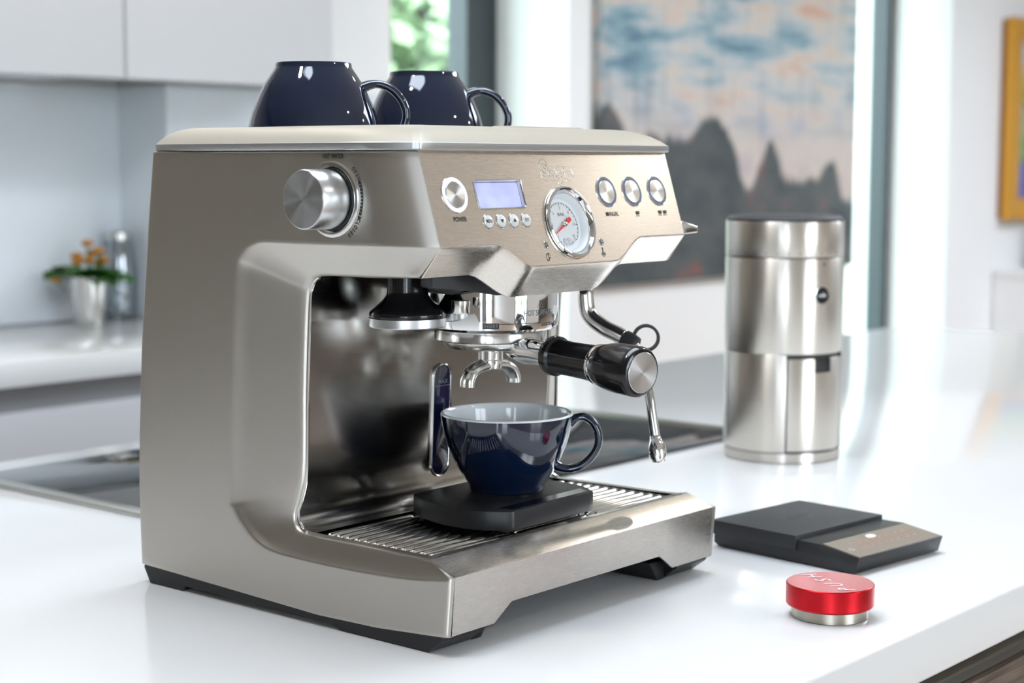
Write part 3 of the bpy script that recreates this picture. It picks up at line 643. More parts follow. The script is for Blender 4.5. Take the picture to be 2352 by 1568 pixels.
# menu buttons
for x, s in ((.0732, 'MENU'), (.0872, 'D'), (.1011, 'U'), (.1150, 'EXIT')):
    f = pfr(x, .2951); b = obj('menu_button', xf(lathe([(.0048, -.004), (.0048, .0006), (.0044, .0011), (.003, .0013), (.0001, .0013)], 32), f), M['button_white'], em)
    ring_part('rim', .00495, .0056, f, M['chrome_soft'], b, -.002, .0004, 32)
    if s in 'DU':
        sg = 1 if s == 'U' else -1; obj('arrow_mark', xf(([Vector((-.0019, -.0011 * sg, .0015)), Vector((.0019, -.0011 * sg, .0015)), Vector((0, .0016 * sg, .0015))], [[0, 1, 2]]), f), M['ink'], b, smooth=False)
    else: label(s, x, .2951, .0036, b, M['ink'], .72, .012, .00145)
# display
f = pfr(.0930, .3142)
dv = obj('display_screen', xf(prism(rrect(0, 0, .0500, .0187, .0018), -.0042, -.0030), f), M['lcd'], em, smooth=False)
ro = [(.0536, .0221, .0032, .0000), (.0534, .0219, .0031, .0006), (.0522, .0207, .0026, .0008), (.0512, .0197, .0022, .0002), (.0506, .0192, .0020, -.0032)]
obj('bezel', xf(grid([[Vector((x, y, h)) for x, y in rrect(0, 0, a, b, r)] for a, b, r, h in ro], True), f), M['chrome_soft'], dv)
# pressure gauge
f = pfr(XC + .0008, .2922)
ga = obj('pressure_gauge', xf(lathe([(.0262, -.004), (.0262, .0002), (.0276, .0004), (.0279, .0012), (.0274, .0026), (.0262, .0033), (.0250, .0028), (.0238, .0008), (.0232, -.0010)], 72, False, False), f), M['chrome'], em)
obj('bowl', xf(lathe([(.0233, -.0009), (.0226, -.0006), (.0219, -.0012), (.0208, -.0052), (.0200, -.0066)], 72, False, False), f), M['dial_white'], ga)
obj('dial_face', xf(lathe([(.0201, -.0068), (.0201, -.0066), (.0001, -.0066)], 60), f), M['dial_white'], ga, smooth=False)
HF = -.0064
def gpt(ang, r): return (r * math.sin(R(ang)), r * math.cos(R(ang)))     # angle clockwise from 12 o'clock
ticks = []
for k in range(25):
    a = -135 + 270 * k / 24; big = k % 4 == 0; r1, r0 = .0170, (.0150 if big else .0158); wd = .00016 if not big else .00025
    u = Vector((math.sin(R(a)), math.cos(R(a)), 0)); v = Vector((u.y, -u.x, 0))
    ticks.append(([u * r0 + v * wd + Vector((0, 0, HF)), u * r1 + v * wd + Vector((0, 0, HF)), u * r1 - v * wd + Vector((0, 0, HF)), u * r0 - v * wd + Vector((0, 0, HF))], [[0, 1, 2, 3]]))
ticks.append(xf(lathe([(.0170, 0), (.0173, 0)], 60, False, False, R(90 - 135 + 0), R(90 + 135)), Matrix.Translation((0, 0, HF))))
obj('scale_marks', xf(join(*ticks), f), M['ink'], ga, smooth=False)
nums = []
for k, s in enumerate(('1', '3', '5', '7', '9', '11', '13')):
    a = -135 + 45 * k; x, y = gpt(a, .0128); nums.append(xf(text(s, .0034, 1.1, .0), Matrix.Translation((x, y, HF))))
nums.append(xf(text('BAR', .0036, 1.25, .0), Matrix.Translation((0, .0080, HF))))
for k, ch in enumerate('PRESSURE'):
    a = 180 + 38 - 76 * k / 7; x, y = gpt(a, .0155); nums.append(xf(text(ch, .0033, 1.1, .0), Matrix.Translation((x, y, HF)) @ Matrix.Rotation(R(-(a - 180)), 4, 'Z')))
obj('lettering', xf(join(*nums), f), M['ink_grey'], ga, smooth=False)
na = Vector((math.sin(R(241)), math.cos(R(241)), 0)); nv = Vector((na.y, -na.x, 0)); hz = Vector((0, 0, -.0050))
nd = [na * .0158 + nv * .0002, na * -.0040 + nv * .0010, na * -.0046 + nv * .0017, na * -.0090 + nv * .0016, na * -.0094, na * -.0090 - nv * .0016, na * -.0046 - nv * .0017, na * -.0040 - nv * .0010, na * .0158 - nv * .0002]
obj('needle', xf((([p + hz for p in nd] + [p + hz + Vector((0, 0, .0006)) for p in nd]), [list(range(9)), list(range(9, 18))] + [[i, (i + 1) % 9, 9 + (i + 1) % 9, 9 + i] for i in range(9)]), f), M['red_needle'], ga, smooth=False)
obj('needle_hub', xf(lathe([(.0020, -.0064), (.0020, -.0038), (.0015, -.0032), (.0001, -.0031)], 24), f), M['chrome_soft'], ga)
for sx in (-.0023, .0026): obj('screw', xf(lathe([(.0014, -.0064), (.0014, -.0054), (.0009, -.0050), (.0001, -.0050)], 16), f @ Matrix.Translation((sx, -.0118, 0))), M['alu'], ga)
# indicator lights with printed icons
for k, x in enumerate((.1315, .1983)):
    f = pfr(x, .2767); il = obj('indicator_light', xf(lathe([(.0017, -.003), (.0017, -.0004), (.0010, .0004), (.0001, .0006)], 20), f), M['blue_ring'], em)
    ring_part('rim', .0018, .0031, f, M['chrome_soft'], il, -.002, .0003, 28)
    fr = pfr(x - .0006, .2687, .0002); lines = []
    if k == 0:
        for dx, dy, s in ((-.0006, -.0006, 1.0), (.0012, .0004, .75)):
            P = [Vector((dx + s * .0019 * math.sin(a) * (0.5 + 0.5 * math.cos(a)) ** .7 if False else dx + s * .0016 * math.sin(a) * (1 - .5 * math.cos(a)) ** .6, dy + s * .0030 * -math.cos(a) * -1, 0)) for a in [2 * math.pi * q / 20 for q in range(20)]]
            c = Vector((dx, dy, 0)); lines.append(grid([P, [c + (p - c) * .78 for p in P]], True))
    else:
        for cx, cy, r in ((0, -.0016, .0015), (-.0013, -.0008, .0011), (.0013, -.0008, .0011)): lines.append(xf(lathe([(r, 0), (r - .0004, 0)], 20, False, False), Matrix.Translation((cx, cy, 0))))
        for dx in (-.0006, 0, .0006): lines.append(([Vector((dx - .00018, .0004, 0)), Vector((dx + .00018, .0004, 0)), Vector((dx * .6 + .00018, .0042, 0)), Vector((dx * .6 - .00018, .0042, 0))], [[0, 1, 2, 3]]))
    obj('icon', xf(join(*lines), fr), M['ink'], il, smooth=False)
# embossed logo
cu = bpy.data.curves.new('tmp', 'FONT'); cu.body = 'Sage'; cu.size = .0215; cu.align_x = 'CENTER'; cu.align_y = 'CENTER'; cu.offset = .0007; cu.fill_mode = 'NONE'; cu.bevel_depth = .00028; cu.bevel_resolution = 1; cu.resolution_u = 5
lo = bpy.data.objects.new('tmp', cu); COL.objects.link(lo); lm = bpy.data.meshes.new_from_object(lo.evaluated_get(bpy.context.evaluated_depsgraph_get()))
lv = ([v.co.copy() for v in lm.vertices], [list(p.vertices) for p in lm.polygons]); bpy.data.objects.remove(lo); bpy.data.curves.remove(cu)
obj('logo', xf(lv, pfr(.1638, .3304, .0)), M['chrome_soft'], em, angle=50)

# --- hot water dial on the left side
KY, KZ = .1112, .3108
kf = frame((0, KY, KZ), (0, -1, 0), (0, 0, 1), (-1, 0, 0))
kn = obj('hot_water_dial', xf(lathe([(.0196, .0012), (.0203, .0016), (.0210, .004), (.0210, .0258), (.0204, .0270), (.0198, .0272)], 64, True, False), kf), M['alu'], em)
spun_disc('dial_face', .0199, kf, M['spun_alu'], kn, .0273, .0002, 72)
obj('dial_dish', xf(lathe([(.0272, -.0002), (.0262, .0006), (.0250, .0012), (.0238, .0012), (.0228, .0004), (.0218, -.0002), (.0205, .0002)], 72, False, False), kf), M['chrome_soft'], kn)
obj('dial_gap', xf(lathe([(.0222, .0002), (.0218, .0006), (.0195, .0008)], 64, False, False), kf), M['ink'], kn)
tx = [xf(text('HOT WATER', .0049, .74, .012), Matrix.Translation((.0022, .0300, .0004)))]
def arctext(s, a_mid, r, size, step, flip=1):
    out = []
    for k, ch in enumerate(s):
        a = a_mid + (k - (len(s) - 1) / 2) * step; x, y = r * math.sin(R(a)), r * math.cos(R(a))
        out.append(xf(text(ch, size, .72, .012), Matrix.Translation((x, y, .0004)) @ Matrix.Rotation(R(-a), 4, 'Z')))
    return out
tx += arctext('OPEN', 54, .0305, .0043, 5.4); tx += arctext('CLOSED', 131, .0305, .0043, 5.4)
dash = []
for k in range(9):
    a0, a1 = 70 + 4.6 * k, 70 + 4.6 * k + 3.9
    dash.append(lathe([(.0292, 0), (.0312, 0)], 4, False, False, R(90 - a1), R(90 - a0)))
for a, sg in ((66.5, -1), (114.5, 1)):
    c = Vector((.0302 * math.sin(R(a)), .0302 * math.cos(R(a)), 0)); t_ = Vector((math.cos(R(a)), -math.sin(R(a)), 0)) * sg; n_ = Vector((math.sin(R(a)), math.cos(R(a)), 0))
    dash.append(([c + t_ * .002, c - t_ * .0012 + n_ * .0017, c - t_ * .0012 - n_ * .0017], [[0, 1, 2]]))
def side_lift(vf): return [Vector((-.0003 + outer_x(v.y, v.z), v.y, v.z)) for v in vf[0]], vf[1]
obj('lettering', side_lift(xf(join(*tx), kf)), M['ink'], kn, smooth=False)
obj('arrow_scale', side_lift(xf(join(*dash), kf)), M['ink'], kn, smooth=False)
# steam lever on the right side
obj('steam_lever', bevelled(([Vector(v) for v in ((.324, .052, .290), (.324, .036, .290), (.347, .034, .2845), (.349, .044, .2845), (.324, .052, .278), (.324, .036, .278), (.347, .034, .2790), (.349, .044, .2790))], [[0, 1, 2, 3], [4, 7, 6, 5], [0, 4, 5, 1], [1, 5, 6, 2], [2, 6, 7, 3], [3, 7, 4, 0]]), .0015, 3), M['chrome_soft'], em)
o = obj('lever_boss', xf(lathe([(.017, 0), (.017, .010), (.0155, .012), (.001, .0122)], 32), axis_frame((W - .002, .075, .300), (1, 0, 0))), M['alu'], em)

# --- splash plate behind the cups
prof = crv([Vector((0, y, z)) for y, z in ((.1560, .268), (.1575, .235), (.1590, .19), (.1610, .13), (.1628, .105), (.1672, .088), (.1705, .077), (.1695, .069), (.1640, .0635), (.1560, .0618))], 5)
rows = []
for x in [.0150, .0158, .0180] + [.02 + (W - .04) * k / 24 for k in range(25)] + [W - .018, W - .0158, W - .0150]:
    e = min(x, W - x); dy = .0028 if e < .0155 else (.0008 if e < .017 else 0)
    rows.append([Vector((x, p.y + dy, p.z)) for p in prof])
sv, sf = grid(rows)
obj('splash_plate', (sv, sf), M['steel_plate'], em)
# water level window
def pill(w_, h_, n=10):
    r = w_ / 2; out = []
    for k in range(n + 1): a = math.pi * k / n; out.append((r * math.cos(a), h_ / 2 - r + r * math.sin(a)))
    for k in range(n + 1): a = math.pi + math.pi * k / n; out.append((r * math.cos(a), -h_ / 2 + r + r * math.sin(a)))
    return out
tilt = math.atan2(.0036, .090)
wf = frame((.1668, .1597, .1300), (1, 0, 0), (0, -math.sin(tilt), math.cos(tilt)), (0, -math.cos(tilt), -math.sin(tilt)))
ww = obj('water_window', xf(prism(pill(.0186, .0890), -.0008, .0006, .0005, 3), wf), M['water'], em)
obj('rim', xf(grid([[Vector((x, y, h)) for x, y in pill(a, b)] for a, b, h in ((.0228, .0932, -.0012), (.0222, .0926, .0006), (.0212, .0916, .0011), (.0200, .0904, .0008), (.0188, .0892, -.0002))], True), wf), M['chrome_soft'], ww)
obj('lettering', xf(join(xf(text('MAX', .0046, 1.15, .01), Matrix.Translation((0, .0315, .0007))), ([Vector((-.0088, .0285, .0008)), Vector((.0088, .0285, .0008)), Vector((.0088, .0281, .0008)), Vector((-.0088, .0281, .0008))], [[0, 1, 2, 3]])), wf), M['ink_grey'], ww, smooth=False)

# --- underside of the head, group head
up_ = [(.050, .061, .2475), (.085, .061, .2440), (.120, .060, .2385), (.200, .060, .2385), (.222, .061, .2440), (.240, .157, .2440), (.112, .157, .2385), (.104, .092, .2385), (.062, .084, .2470)]
obj('head_underside', bevelled(([Vector(p) for p in up_] + [Vector((p[0], p[1], .2620)) for p in up_], [list(range(9)), list(range(9, 18))[::-1]] + [[i, (i + 1) % 9, 9 + (i + 1) % 9, 9 + i] for i in range(9)]), .0012, 2), M['dark_grey'], em)
obj('head_floor', box(.0165, W - .0165, .045, .160, .2595, .2640), M['dark_grey'], em)
GX, GY = XC, .1050; gfm = Matrix.Translation((GX, GY, 0))
gh = obj('group_head', xf(lathe([(.0500, .2400), (.0530, .2400), (.0533, .2360), (.0531, .2150), (.0522, .2110), (.0500, .2092), (.0440, .2088), (.0420, .2110)], 96), gfm), M['chrome'], em)
def cyl(vf, r, ang, z): return [Vector((GX + (r + .00015) * math.cos(R(ang) + v.x / r), GY + (r + .00015) * math.sin(R(ang) + v.x / r), z + v.y)) for v in vf[0]], vf[1]
def subd(vf): return vf
obj('warning_lettering', join(cyl(text('HOT SURFACE', .0062, .74, .012), .0532, 265, .2235)), M['ink_grey'], gh, smooth=False)
tri = grid([[Vector((math.sin(a) * s, math.cos(a) * s, 0)) for a in (0, 2 * math.pi / 3, 4 * math.pi / 3)] for s in (.0040, .0034)], True)
obj('warning_triangle', join(cyl(tri, .0532, 266, .2295), cyl(text('!', .0042, 1, .02), .0532, 266, .2297)), M['ink_grey'], gh, smooth=False)
bars = [([Vector((-.0062 + .0124 * k / 8, y, 0)) for y in (-.0021, .0021) for k in range(9)], [[k, k + 1, 10 + k, 9 + k] for k in range(8)])]
line = ([Vector((.0062 + .036 * k / 20, y, 0)) for y in (.0012, .0016) for k in range(21)], [[k, k + 1, 22 + k, 21 + k] for k in range(20)])
obj('insert_mark', join(cyl(bars[0], .0531, 221, .2146), cyl(line, .0531, 221, .2146)), M['ink'], gh, smooth=False)
obj('insert_lettering', cyl(text('INSERT', .0036, .95, .01), .0533, 221, .2146), M['ink_grey'], gh, smooth=False)
obj('lock_lettering', cyl(text('LOCK TIGHT', .0036, .72, .01), .0531, 276, .2142), M['ink'], gh, smooth=False)
obj('water_spout', xf(lathe([(.0068, .236), (.0068, .2275), (.0060, .2262), (.0001, .2262)], 24), Matrix.Translation((.0905, .0700, 0))), M['chrome_soft'], em)
obj('latch_plate', box(.2195, .2225, .1000, .1120, .2110, .2340, .0006), M['chrome_soft'], em)

# --- drip tray
zb = lambda x: .0132 + (.0264 - .0132) * ss(.050, .0705, x) * (1 - ss(.2515, .272, x)) if True else 0
def lin(a, b, x): return min(1, max(0, (x - a) / (b - a)))
zb = lambda x: .0140 + (.0264 - .0140) * lin(.0505, .0700, x) * (1 - lin(.2520, .2700, x))
DX0, DX1 = .0062, W - .0062
xs2 = sorted(set([DX0 + (DX1 - DX0) * k / 60 for k in range(61)] + [.0505, .0700, .2520, .2700]))
rows = []
for y, z in ((.0350, .0632), (.0275, .0643), (.0258, .0645), (.0245, .0641), (.0012, .0562), (.0003, .0555), (.0004, .0545)):
    rows.append([Vector((x, y, z)) for x in xs2])
for k in range(1, 7): rows.append([Vector((x, .0004 + .0030 * k / 6, .0545 + (zb(x) - .0545) * k / 6)) for x in xs2])
rows.append([Vector((x, .0060, zb(x) + .0003)) for x in xs2])
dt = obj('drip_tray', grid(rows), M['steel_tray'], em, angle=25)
obj('tray_well', join(box(.010, W - .010, .034, .170, .0560, .0598), box(.0125, .0190, .030, .146, .0560, .0622), box(W - .0190, W - .0125, .030, .146, .0560, .0622)), M['chrome_soft'], dt)
RB = None
for k in range(12):
    y = .0400 + .0093 * k
    for x0, x1 in ((.0235, .1150), (.1260, .2040), (.2150, W - .0235)):
        if RB is None or abs((x1 - x0) - RB[1]) > 1e-4:
            seg, r = 8, .0029; P = [Vector((r * (1 - math.cos(a)), 0, 0)) for a in (0, .5, 1.0, 1.57)]
            ln = x1 - x0; path = [0, .0006, .0018, .0032, ln - .0032, ln - .0018, ln - .0006, ln]; rad = [.0006, .0017, .0026, .0029, .0029, .0026, .0017, .0006]
            V, F = [], []
            for px, pr in zip(path, rad):
                for q in range(9): a = math.pi * q / 8; V.append((px, pr * math.cos(a), .0036 * pr / .0029 * math.sin(a)))
            for i in range(7):
                for q in range(8): F.append([i * 9 + q, i * 9 + q + 1, (i + 1) * 9 + q + 1, (i + 1) * 9 + q])
            rb = obj('grate_rib', ([Vector(v) for v in V], F), M['chrome_soft'], None, (0, 0, 0)); me = rb.data; bpy.data.objects.remove(rb)
            RB = (me, ln)
        c = bpy.data.objects.new('grate_rib', RB[0]); COL.objects.link(c); c.parent = dt; c.location = (x0, y, .0598)
# --- black base and feet
def rail_(x0, x1):
    P = [(.333, .0165), (.3345, .0120), (.3270, 0), (.286, 0), (.283, .0042), (.255, .0042), (.19, .0030), (.118, .0032), (.108, 0), (.022, 0), (.0085, .0100), (.0065, .0165)]
    V = [Vector((x, y, z)) for x in (x0, x1) for y, z in P]; n = len(P)
    return bevelled((V, [list(range(n)), list(range(n, 2 * n))[::-1]] + [[i, (i + 1) % n, n + (i + 1) % n, n + i] for i in range(n)]), .0008, 1)
obj('base_rail', rail_(.0022, .046), M['black'], em); obj('base_rail', rail_(W - .046, W - .0022), M['black'], em)
obj('base_plate', box(.010, W - .010, .030, .326, .028, .056), M['black'], em)
for xx, sg in ((.046, 1), (W - .046, -1)):
    P = [(xx, .0165), (xx + sg * .022, .0165), (xx + sg * .010, .0), (xx, .0)]
    V = [Vector((x, y, z)) for y in (.020, .088) for x, z in P]; obj('foot', bevelled((V, [[0, 1, 2, 3], [7, 6, 5, 4], [0, 4, 5, 1], [1, 5, 6, 2], [2, 6, 7, 3], [3, 7, 4, 0]]), .001, 2), M['black'], em)

# --- steam wand
wp = crv([(.2685, .0920, .250), (.2685, .0917, .235), (.2686, .0885, .2140), (.2700, .0750, .2036), (.2722, .0600, .1975), (.2738, .0470, .1910), (.2746, .0400, .1760), (.2750, .0320, .1530), (.2730, .0255, .1270), (.2722, .0225, .1150)], 6)
sw = obj('steam_wand', tube(wp, .0041, 16), M['chrome'], em)
obj('wand_sleeve', tube([p for p in wp[6:28]], [.0050] + [.0066] * 20 + [.0048], 16), M['chrome_soft'], sw)
obj('wand_joint', xf(lathe([(.0085, .262), (.0085, .243), (.0062, .238), (.001, .2375)], 20), Matrix.Translation((.2685, .0920, 0))), M['chrome_soft'], sw)
d = (Vector(wp[-1]) - Vector(wp[-7])).normalized()
obj('wand_tip', xf(lathe([(.0042, -.004), (.0050, 0), (.0072, .005), (.0072, .013), (.0050, .0175), (.001, .0185)], 24), axis_frame(wp[-1], d)), M['chrome'], sw)
gl = Vector((.2734, .0500, .1925)); gd = Vector((.0016, -.013, -.0065)).normalized()
grip = join(xf(lathe([(.0052, -.007), (.0072, -.006), (.0078, 0), (.0072, .006), (.0052, .007)], 20), axis_frame(gl, gd)),
            xf(([v for v in lathe([(.0088, -.0030), (.0112, -.0030), (.0112, .0030), (.0088, .0030), (.0088, -.0030)], 32, False, False)[0]], lathe([(.0088, -.0030), (.0112, -.0030), (.0112, .0030), (.0088, .0030), (.0088, -.0030)], 32, False, False)[1]), frame(gl + Vector((.0105, -.0085, .0030)), Vector((.643, -.766, 0)), Vector((0, 0, 1)), Vector((-.766, -.643, 0)))))
obj('grip_ring', grip, M['rubber'], sw)

# ================================================================== tamper in its dock
TX, TY = .0785, .1125; tm = Matrix.Translation((TX, TY, 0))
t = empty('tamper', (TX, TY, .2150), 'black tamper with aluminium base docked under the machine head', 'tamper')
obj('handle', xf(lathe([(.0150, .2590), (.0152, .2420), (.0158, .2385), (.0190, .2345), (.0250, .2295), (.0283, .2262), (.0287, .2240), (.0283, .2225)], 64), tm), M['black_gloss'], t)
obj('base', xf(lathe([(.0283, .2224), (.0289, .2220), (.0290, .2160), (.0284, .2152), (.0, .2152)], 64), tm), M['alu'], t)

# ================================================================== portafilter locked into the group
PA = Vector((GX, GY, .1962)); PB = Vector((.1432, -.0560, .1880)); pd = (PB - PA).normalized(); PL = (PB - PA).length
hd = Vector((pd.x, pd.y, 0)).normalized(); side = Vector((-hd.y, hd.x, 0))
t = empty('portafilter', (GX, GY, .166), 'chrome portafilter with black handle locked under the group head', 'portafilter')
obj('basket_body', xf(lathe([(.0300, .2086), (.0432, .2082), (.0438, .2070), (.0438, .2005), (.0430, .1997), (.0375, .1990), (.0368, .1965), (.0345, .1938), (.0250, .1922), (.0, .1918)], 72, False, True), gfm), M['chrome_soft'], t)
pf = axis_frame(PA, pd)
obj('neck', xf(lathe([(.0080, .026), (.0100, .034), (.0106, .042), (.0096, .052), (.0098, .062), (.0118, .072)], 32), pf), M['chrome'], t)
hn = obj('handle', xf(lathe([(.0118, .0685), (.0142, .0690), (.0152, .0715), (.0150, .0760), (.0134, .0780), (.0128, .090), (.0131, .105), (.0137, .1165), (.0140, .1180)], 48), pf), M['black_gloss'], t)
obj('handle_ring', xf(lathe([(.0136, .1178), (.0147, .1182), (.0152, .1200), (.0150, .1218), (.0140, .1222)], 48), pf), M['chrome'], t)
obj('grip', xf(lathe([(.0146, .1220), (.0160, .1260), (.0176, .1330), (.0184, .1430), (.0186, PL - .006), (.0182, PL - .0025), (.0168, PL - .0004), (.0152, PL + .0002), (.0150, PL - .001)], 56), pf), M['black_gloss'], t)
spun_disc('end_cap', .0148, pf, M['spun'], t, PL + .0008, .0004, 72)
sb = obj('spout', xf(lathe([(.0092, .1930), (.0098, .1925), (.0098, .1842), (.0090, .1836), (.0, .1834)], 32), gfm), M['chrome_soft'], t)
sq = [Vector((GX, GY, 0)) + side * a + Vector((0, 0, z)) for a, z in ((-.0245, .1640), (-.0240, .1690), (-.0205, .1748), (-.0140, .1782), (-.006, .1795), (0, .1800), (.006, .1795), (.0140, .1782), (.0205, .1748), (.0240, .1690), (.0245, .1640))]
rows = []
for i, p in enumerate(crv(sq, 4)):
    pts = crv(sq, 4); tg = (pts[min(i + 1, len(pts) - 1)] - pts[max(i - 1, 0)]).normalized(); nn = hd; bb = tg.cross(nn)
    r = .0072; ring = [p + nn * (r * math.cos(a)) + bb * (.0046 * math.sin(a)) for a in [2 * math.pi * k / 16 for k in range(16)]]; rows.append(ring)
sv = grid(rows, True); sv[1].extend([list(range(16))[::-1], [(len(rows) - 1) * 16 + k for k in range(16)]])
obj('double_spout', sv, M['chrome_soft'], t, angle=60); obj('spout_socket', xf(lathe([(.0092, .1840), (.0096, .1830), (.0090, .1770), (.0, .1765)], 24), gfm), M['chrome_soft'], t)

# ================================================================== compact scale on the drip tray, cup on top
t = empty('coffee_scale', (.155, .085, .0634), 'compact matt black coffee scale on the drip tray under the filled-in navy cup'.replace(' filled-in', ''), 'scale')
sil = crv([Vector((*p, 0)) for p in ((.1076, .1350), (.0960, .1130), (.0890, .0850), (.0915, .0560), (.1040, .0350))], 5)
left = [(p.x, p.y) for p in sil]; lcx = (.0890 + .2225) / 2
right = [(2 * lcx - x, y + .001) for x, y in left][::-1]
poly = left + [(.1075, .0328), (.1120, .0328), (.2000, .0345)] + right + [(.2000, .1370), (.1120, .1370)]
obj('body', prism(poly, .0665, .0815, .0010, 2, 25), M['black'], t)
obj('display_strip', prism([(.1120, .0370), (.2040, .0385), (.2085, .0500), (.1060, .0485)], .0814, .0817), M['black_gloss'], t)
for fx, fy in ((.115, .048), (.2, .050), (.112, .125), (.2, .126)): obj('foot', xf(lathe([(.006, .0634), (.006, .067)], 16), Matrix.Translation((fx, fy, 0))), M['black'], t)
def cup(loc, rot, lab, inverted=False):
    t = empty('coffee_cup', loc, lab, 'cup', 'navy coffee cups')
    H = .0605
    outp = [(.0, .0012), (.0255, .0012), (.0262, .0), (.0290, .0), (.0296, .0012), (.0298, .0035), (.0318, .0065), (.0372, .0145), (.0410, .0215), (.0445, .0295), (.0478, .0380), (.0502, .0470), (.0515, .0540), (.0520, .0590)]
    ps = [Vector((r, z, 0)) for r, z in outp[5:]]; sm = [(v.x, v.y) for v in crv(ps, 3)]
    outp = outp[:5] + sm
    inp = [(.0520, .0590), (.0517, .0603), (.0508, .0607), (.0498, .0601), (.0490, .0560), (.0475, .0460), (.0440, .0345), (.0390, .0240), (.0320, .0140), (.0220, .0085), (.0, .0070)]
    fm = Matrix.Translation(loc) @ Matrix.Rotation(rot, 4, 'Z')
    if inverted: fm = Matrix.Translation(Vector(loc) + Vector((0, 0, .0607))) @ Matrix.Rotation(rot, 4, 'Z') @ Matrix.Rotation(math.pi, 4, 'X')
    obj('bowl', xf(lathe(outp, 72, False, False), fm), M['navy'], t, angle=60)
    obj('white_interior', xf(lathe(inp, 72, False, False), fm), M['white_glaze'], t, angle=60)
    hp = [(.0492, .0520), (.0540, .0560), (.0605, .0570), (.0670, .0530), (.0712, .0450), (.0715, .0360), (.0675, .0270), (.0600, .0195), (.0510, .0160), (.0440, .0165), (.0385, .0185)]
    path = crv([Vector((a, 0, b)) for a, b in hp], 4); n = len(path)
    rad = [(.0046 if (i < 4 or i > n - 5) else .0037) for i in range(n)]
    rows = []
    for i, p in enumerate(path):
        tg = (path[min(i + 1, n - 1)] - path[max(i - 1, 0)]).normalized(); nn = Vector((0, 1, 0)); bb = tg.cross(nn)
        k_ = 1 + .9 * max(0, 1 - i / 5) + .9 * max(0, 1 - (n - 1 - i) / 6)
        rows.append([p + nn * (.0052 * k_ ** .5 * math.cos(a)) + bb * (.0033 * k_ ** .4 * math.sin(a)) for a in [2 * math.pi * q / 14 for q in range(14)]])
    obj('handle', xf(grid(rows, True), fm), M['navy'], t, angle=60)
    return t
AH = R(-50 - 2)
cup((.1715, .0940, .0820), AH, 'upright navy blue coffee cup with white inside, standing on the small black scale')
cup((.0870, .2200, .3526), R(-46), 'upside-down navy cup on top of the machine, left and nearer one', True)
cup((.2400, .2450, .3526), R(-52), 'upside-down navy cup on top of the machine, right and further one', True)

# ================================================================== grinder
gx, gy, GR, GHT = .8615, .2600, .0672, .2780
t = empty('coffee_grinder', (gx, gy, 0), 'tall cylindrical brushed steel coffee grinder with black lid and front drawer', 'grinder'); gm = Matrix.Translation((gx, gy, 0))
A0 = math.atan2(CAM_POS.y - gy, CAM_POS.x - gx)     # facing the photographer
da, db = A0 + R(3.5), A0 + R(77)
obj('inner_body', xf(lathe([(GR - .003, .006), (GR - .003, .270)], 72), gm), M['ink'], t)
obj('base_ring', xf(lathe([(GR - .004, .0), (GR - .001, .001), (GR - .0005, .0115), (GR - .003, .012)], 80), gm), M['steel_grind'], t)
def shell(z0, z1, a0=None, a1=None, seg=80, r=GR):
    pr = [(r - .0030, z0), (r - .0004, z0 + .0003), (r, z0 + .0010), (r, z1 - .0010), (r - .0004, z1 - .0003), (r - .0030, z1)]
    return xf(lathe(pr, seg, False, False) if a0 is None else lathe(pr, seg, False, False, a0, a1), gm)
obj('body', join(shell(.1235, .2310), shell(.0125, .1236, db, da + 2 * math.pi, 70)), M['steel_grind'], t)
obj('collar', shell(.2322, .2720), M['steel_grind'], t)
nc = (da + db) / 2 + R(2)
dr = obj('drawer', join(shell(.0140, .1190, da + R(1.6), nc - R(10), 16), shell(.0140, .1190, nc + R(10), db - R(1.6), 16), shell(.0140, .1030, nc - R(10), nc + R(10), 10)), M['steel_grind'], t)
obj('drawer_notch', shell(.1015, .1190, nc - R(10), nc + R(10), 10, GR - .0015), M['black'], dr)
obj('lid', xf(lathe([(GR - .001, .2722), (GR - .0006, .2745), (GR - .004, .2775), (GR - .012, .2785), (.0, .2785)], 72), gm), M['dark_grey'], t)
ba = A0 + R(38.5); bf = axis_frame((gx + (GR - .0002) * math.cos(ba), gy + (GR - .0002) * math.sin(ba), .1900), (math.cos(ba), math.sin(ba), 0))
bd = obj('badge', xf(lathe([(.0092, -.003), (.0092, .0006), (.0078, .0008), (.0001, .0010)], 32), bf), M['black_gloss'], t)
obj('badge_rim', xf(lathe([(.0104, -.003), (.0104, .0008), (.0094, .0010), (.0092, .0002)], 32, False, False), bf), M['chrome_soft'], bd)
obj('lettering', xf(text('wilfa', .0056, 1.0, .015), bf @ Matrix.Translation((0, 0, .0012))), M['ink_white'], bd, smooth=False)
tk = []
for k in range(13):
    a = A0 + R(-62 + 11 * k); u = Vector((math.cos(a), math.sin(a), 0)); v = Vector((-u.y, u.x, 0)); c = Vector((gx, gy, .2355)) + u * (GR + .0002)
    tk.append(([c + v * .0006, c - v * .0006, c - v * .0006 + Vector((0, 0, .0022)), c + v * .0006 + Vector((0, 0, .0022))], [[0, 1, 2, 3]]))
a = A0 + R(41); u = Vector((math.cos(a), math.sin(a), 0)); v = Vector((-u.y, u.x, 0)); c = Vector((gx, gy, .2230)) + u * (GR + .0002)
tk.append(([c + v * .0010, c - v * .0010, c - v * .0010 + Vector((0, 0, .0030)), c + v * .0010 + Vector((0, 0, .0030))], [[0, 1, 2, 3]]))
obj('grind_marks', join(*tk), M['ink'], t, smooth=False)

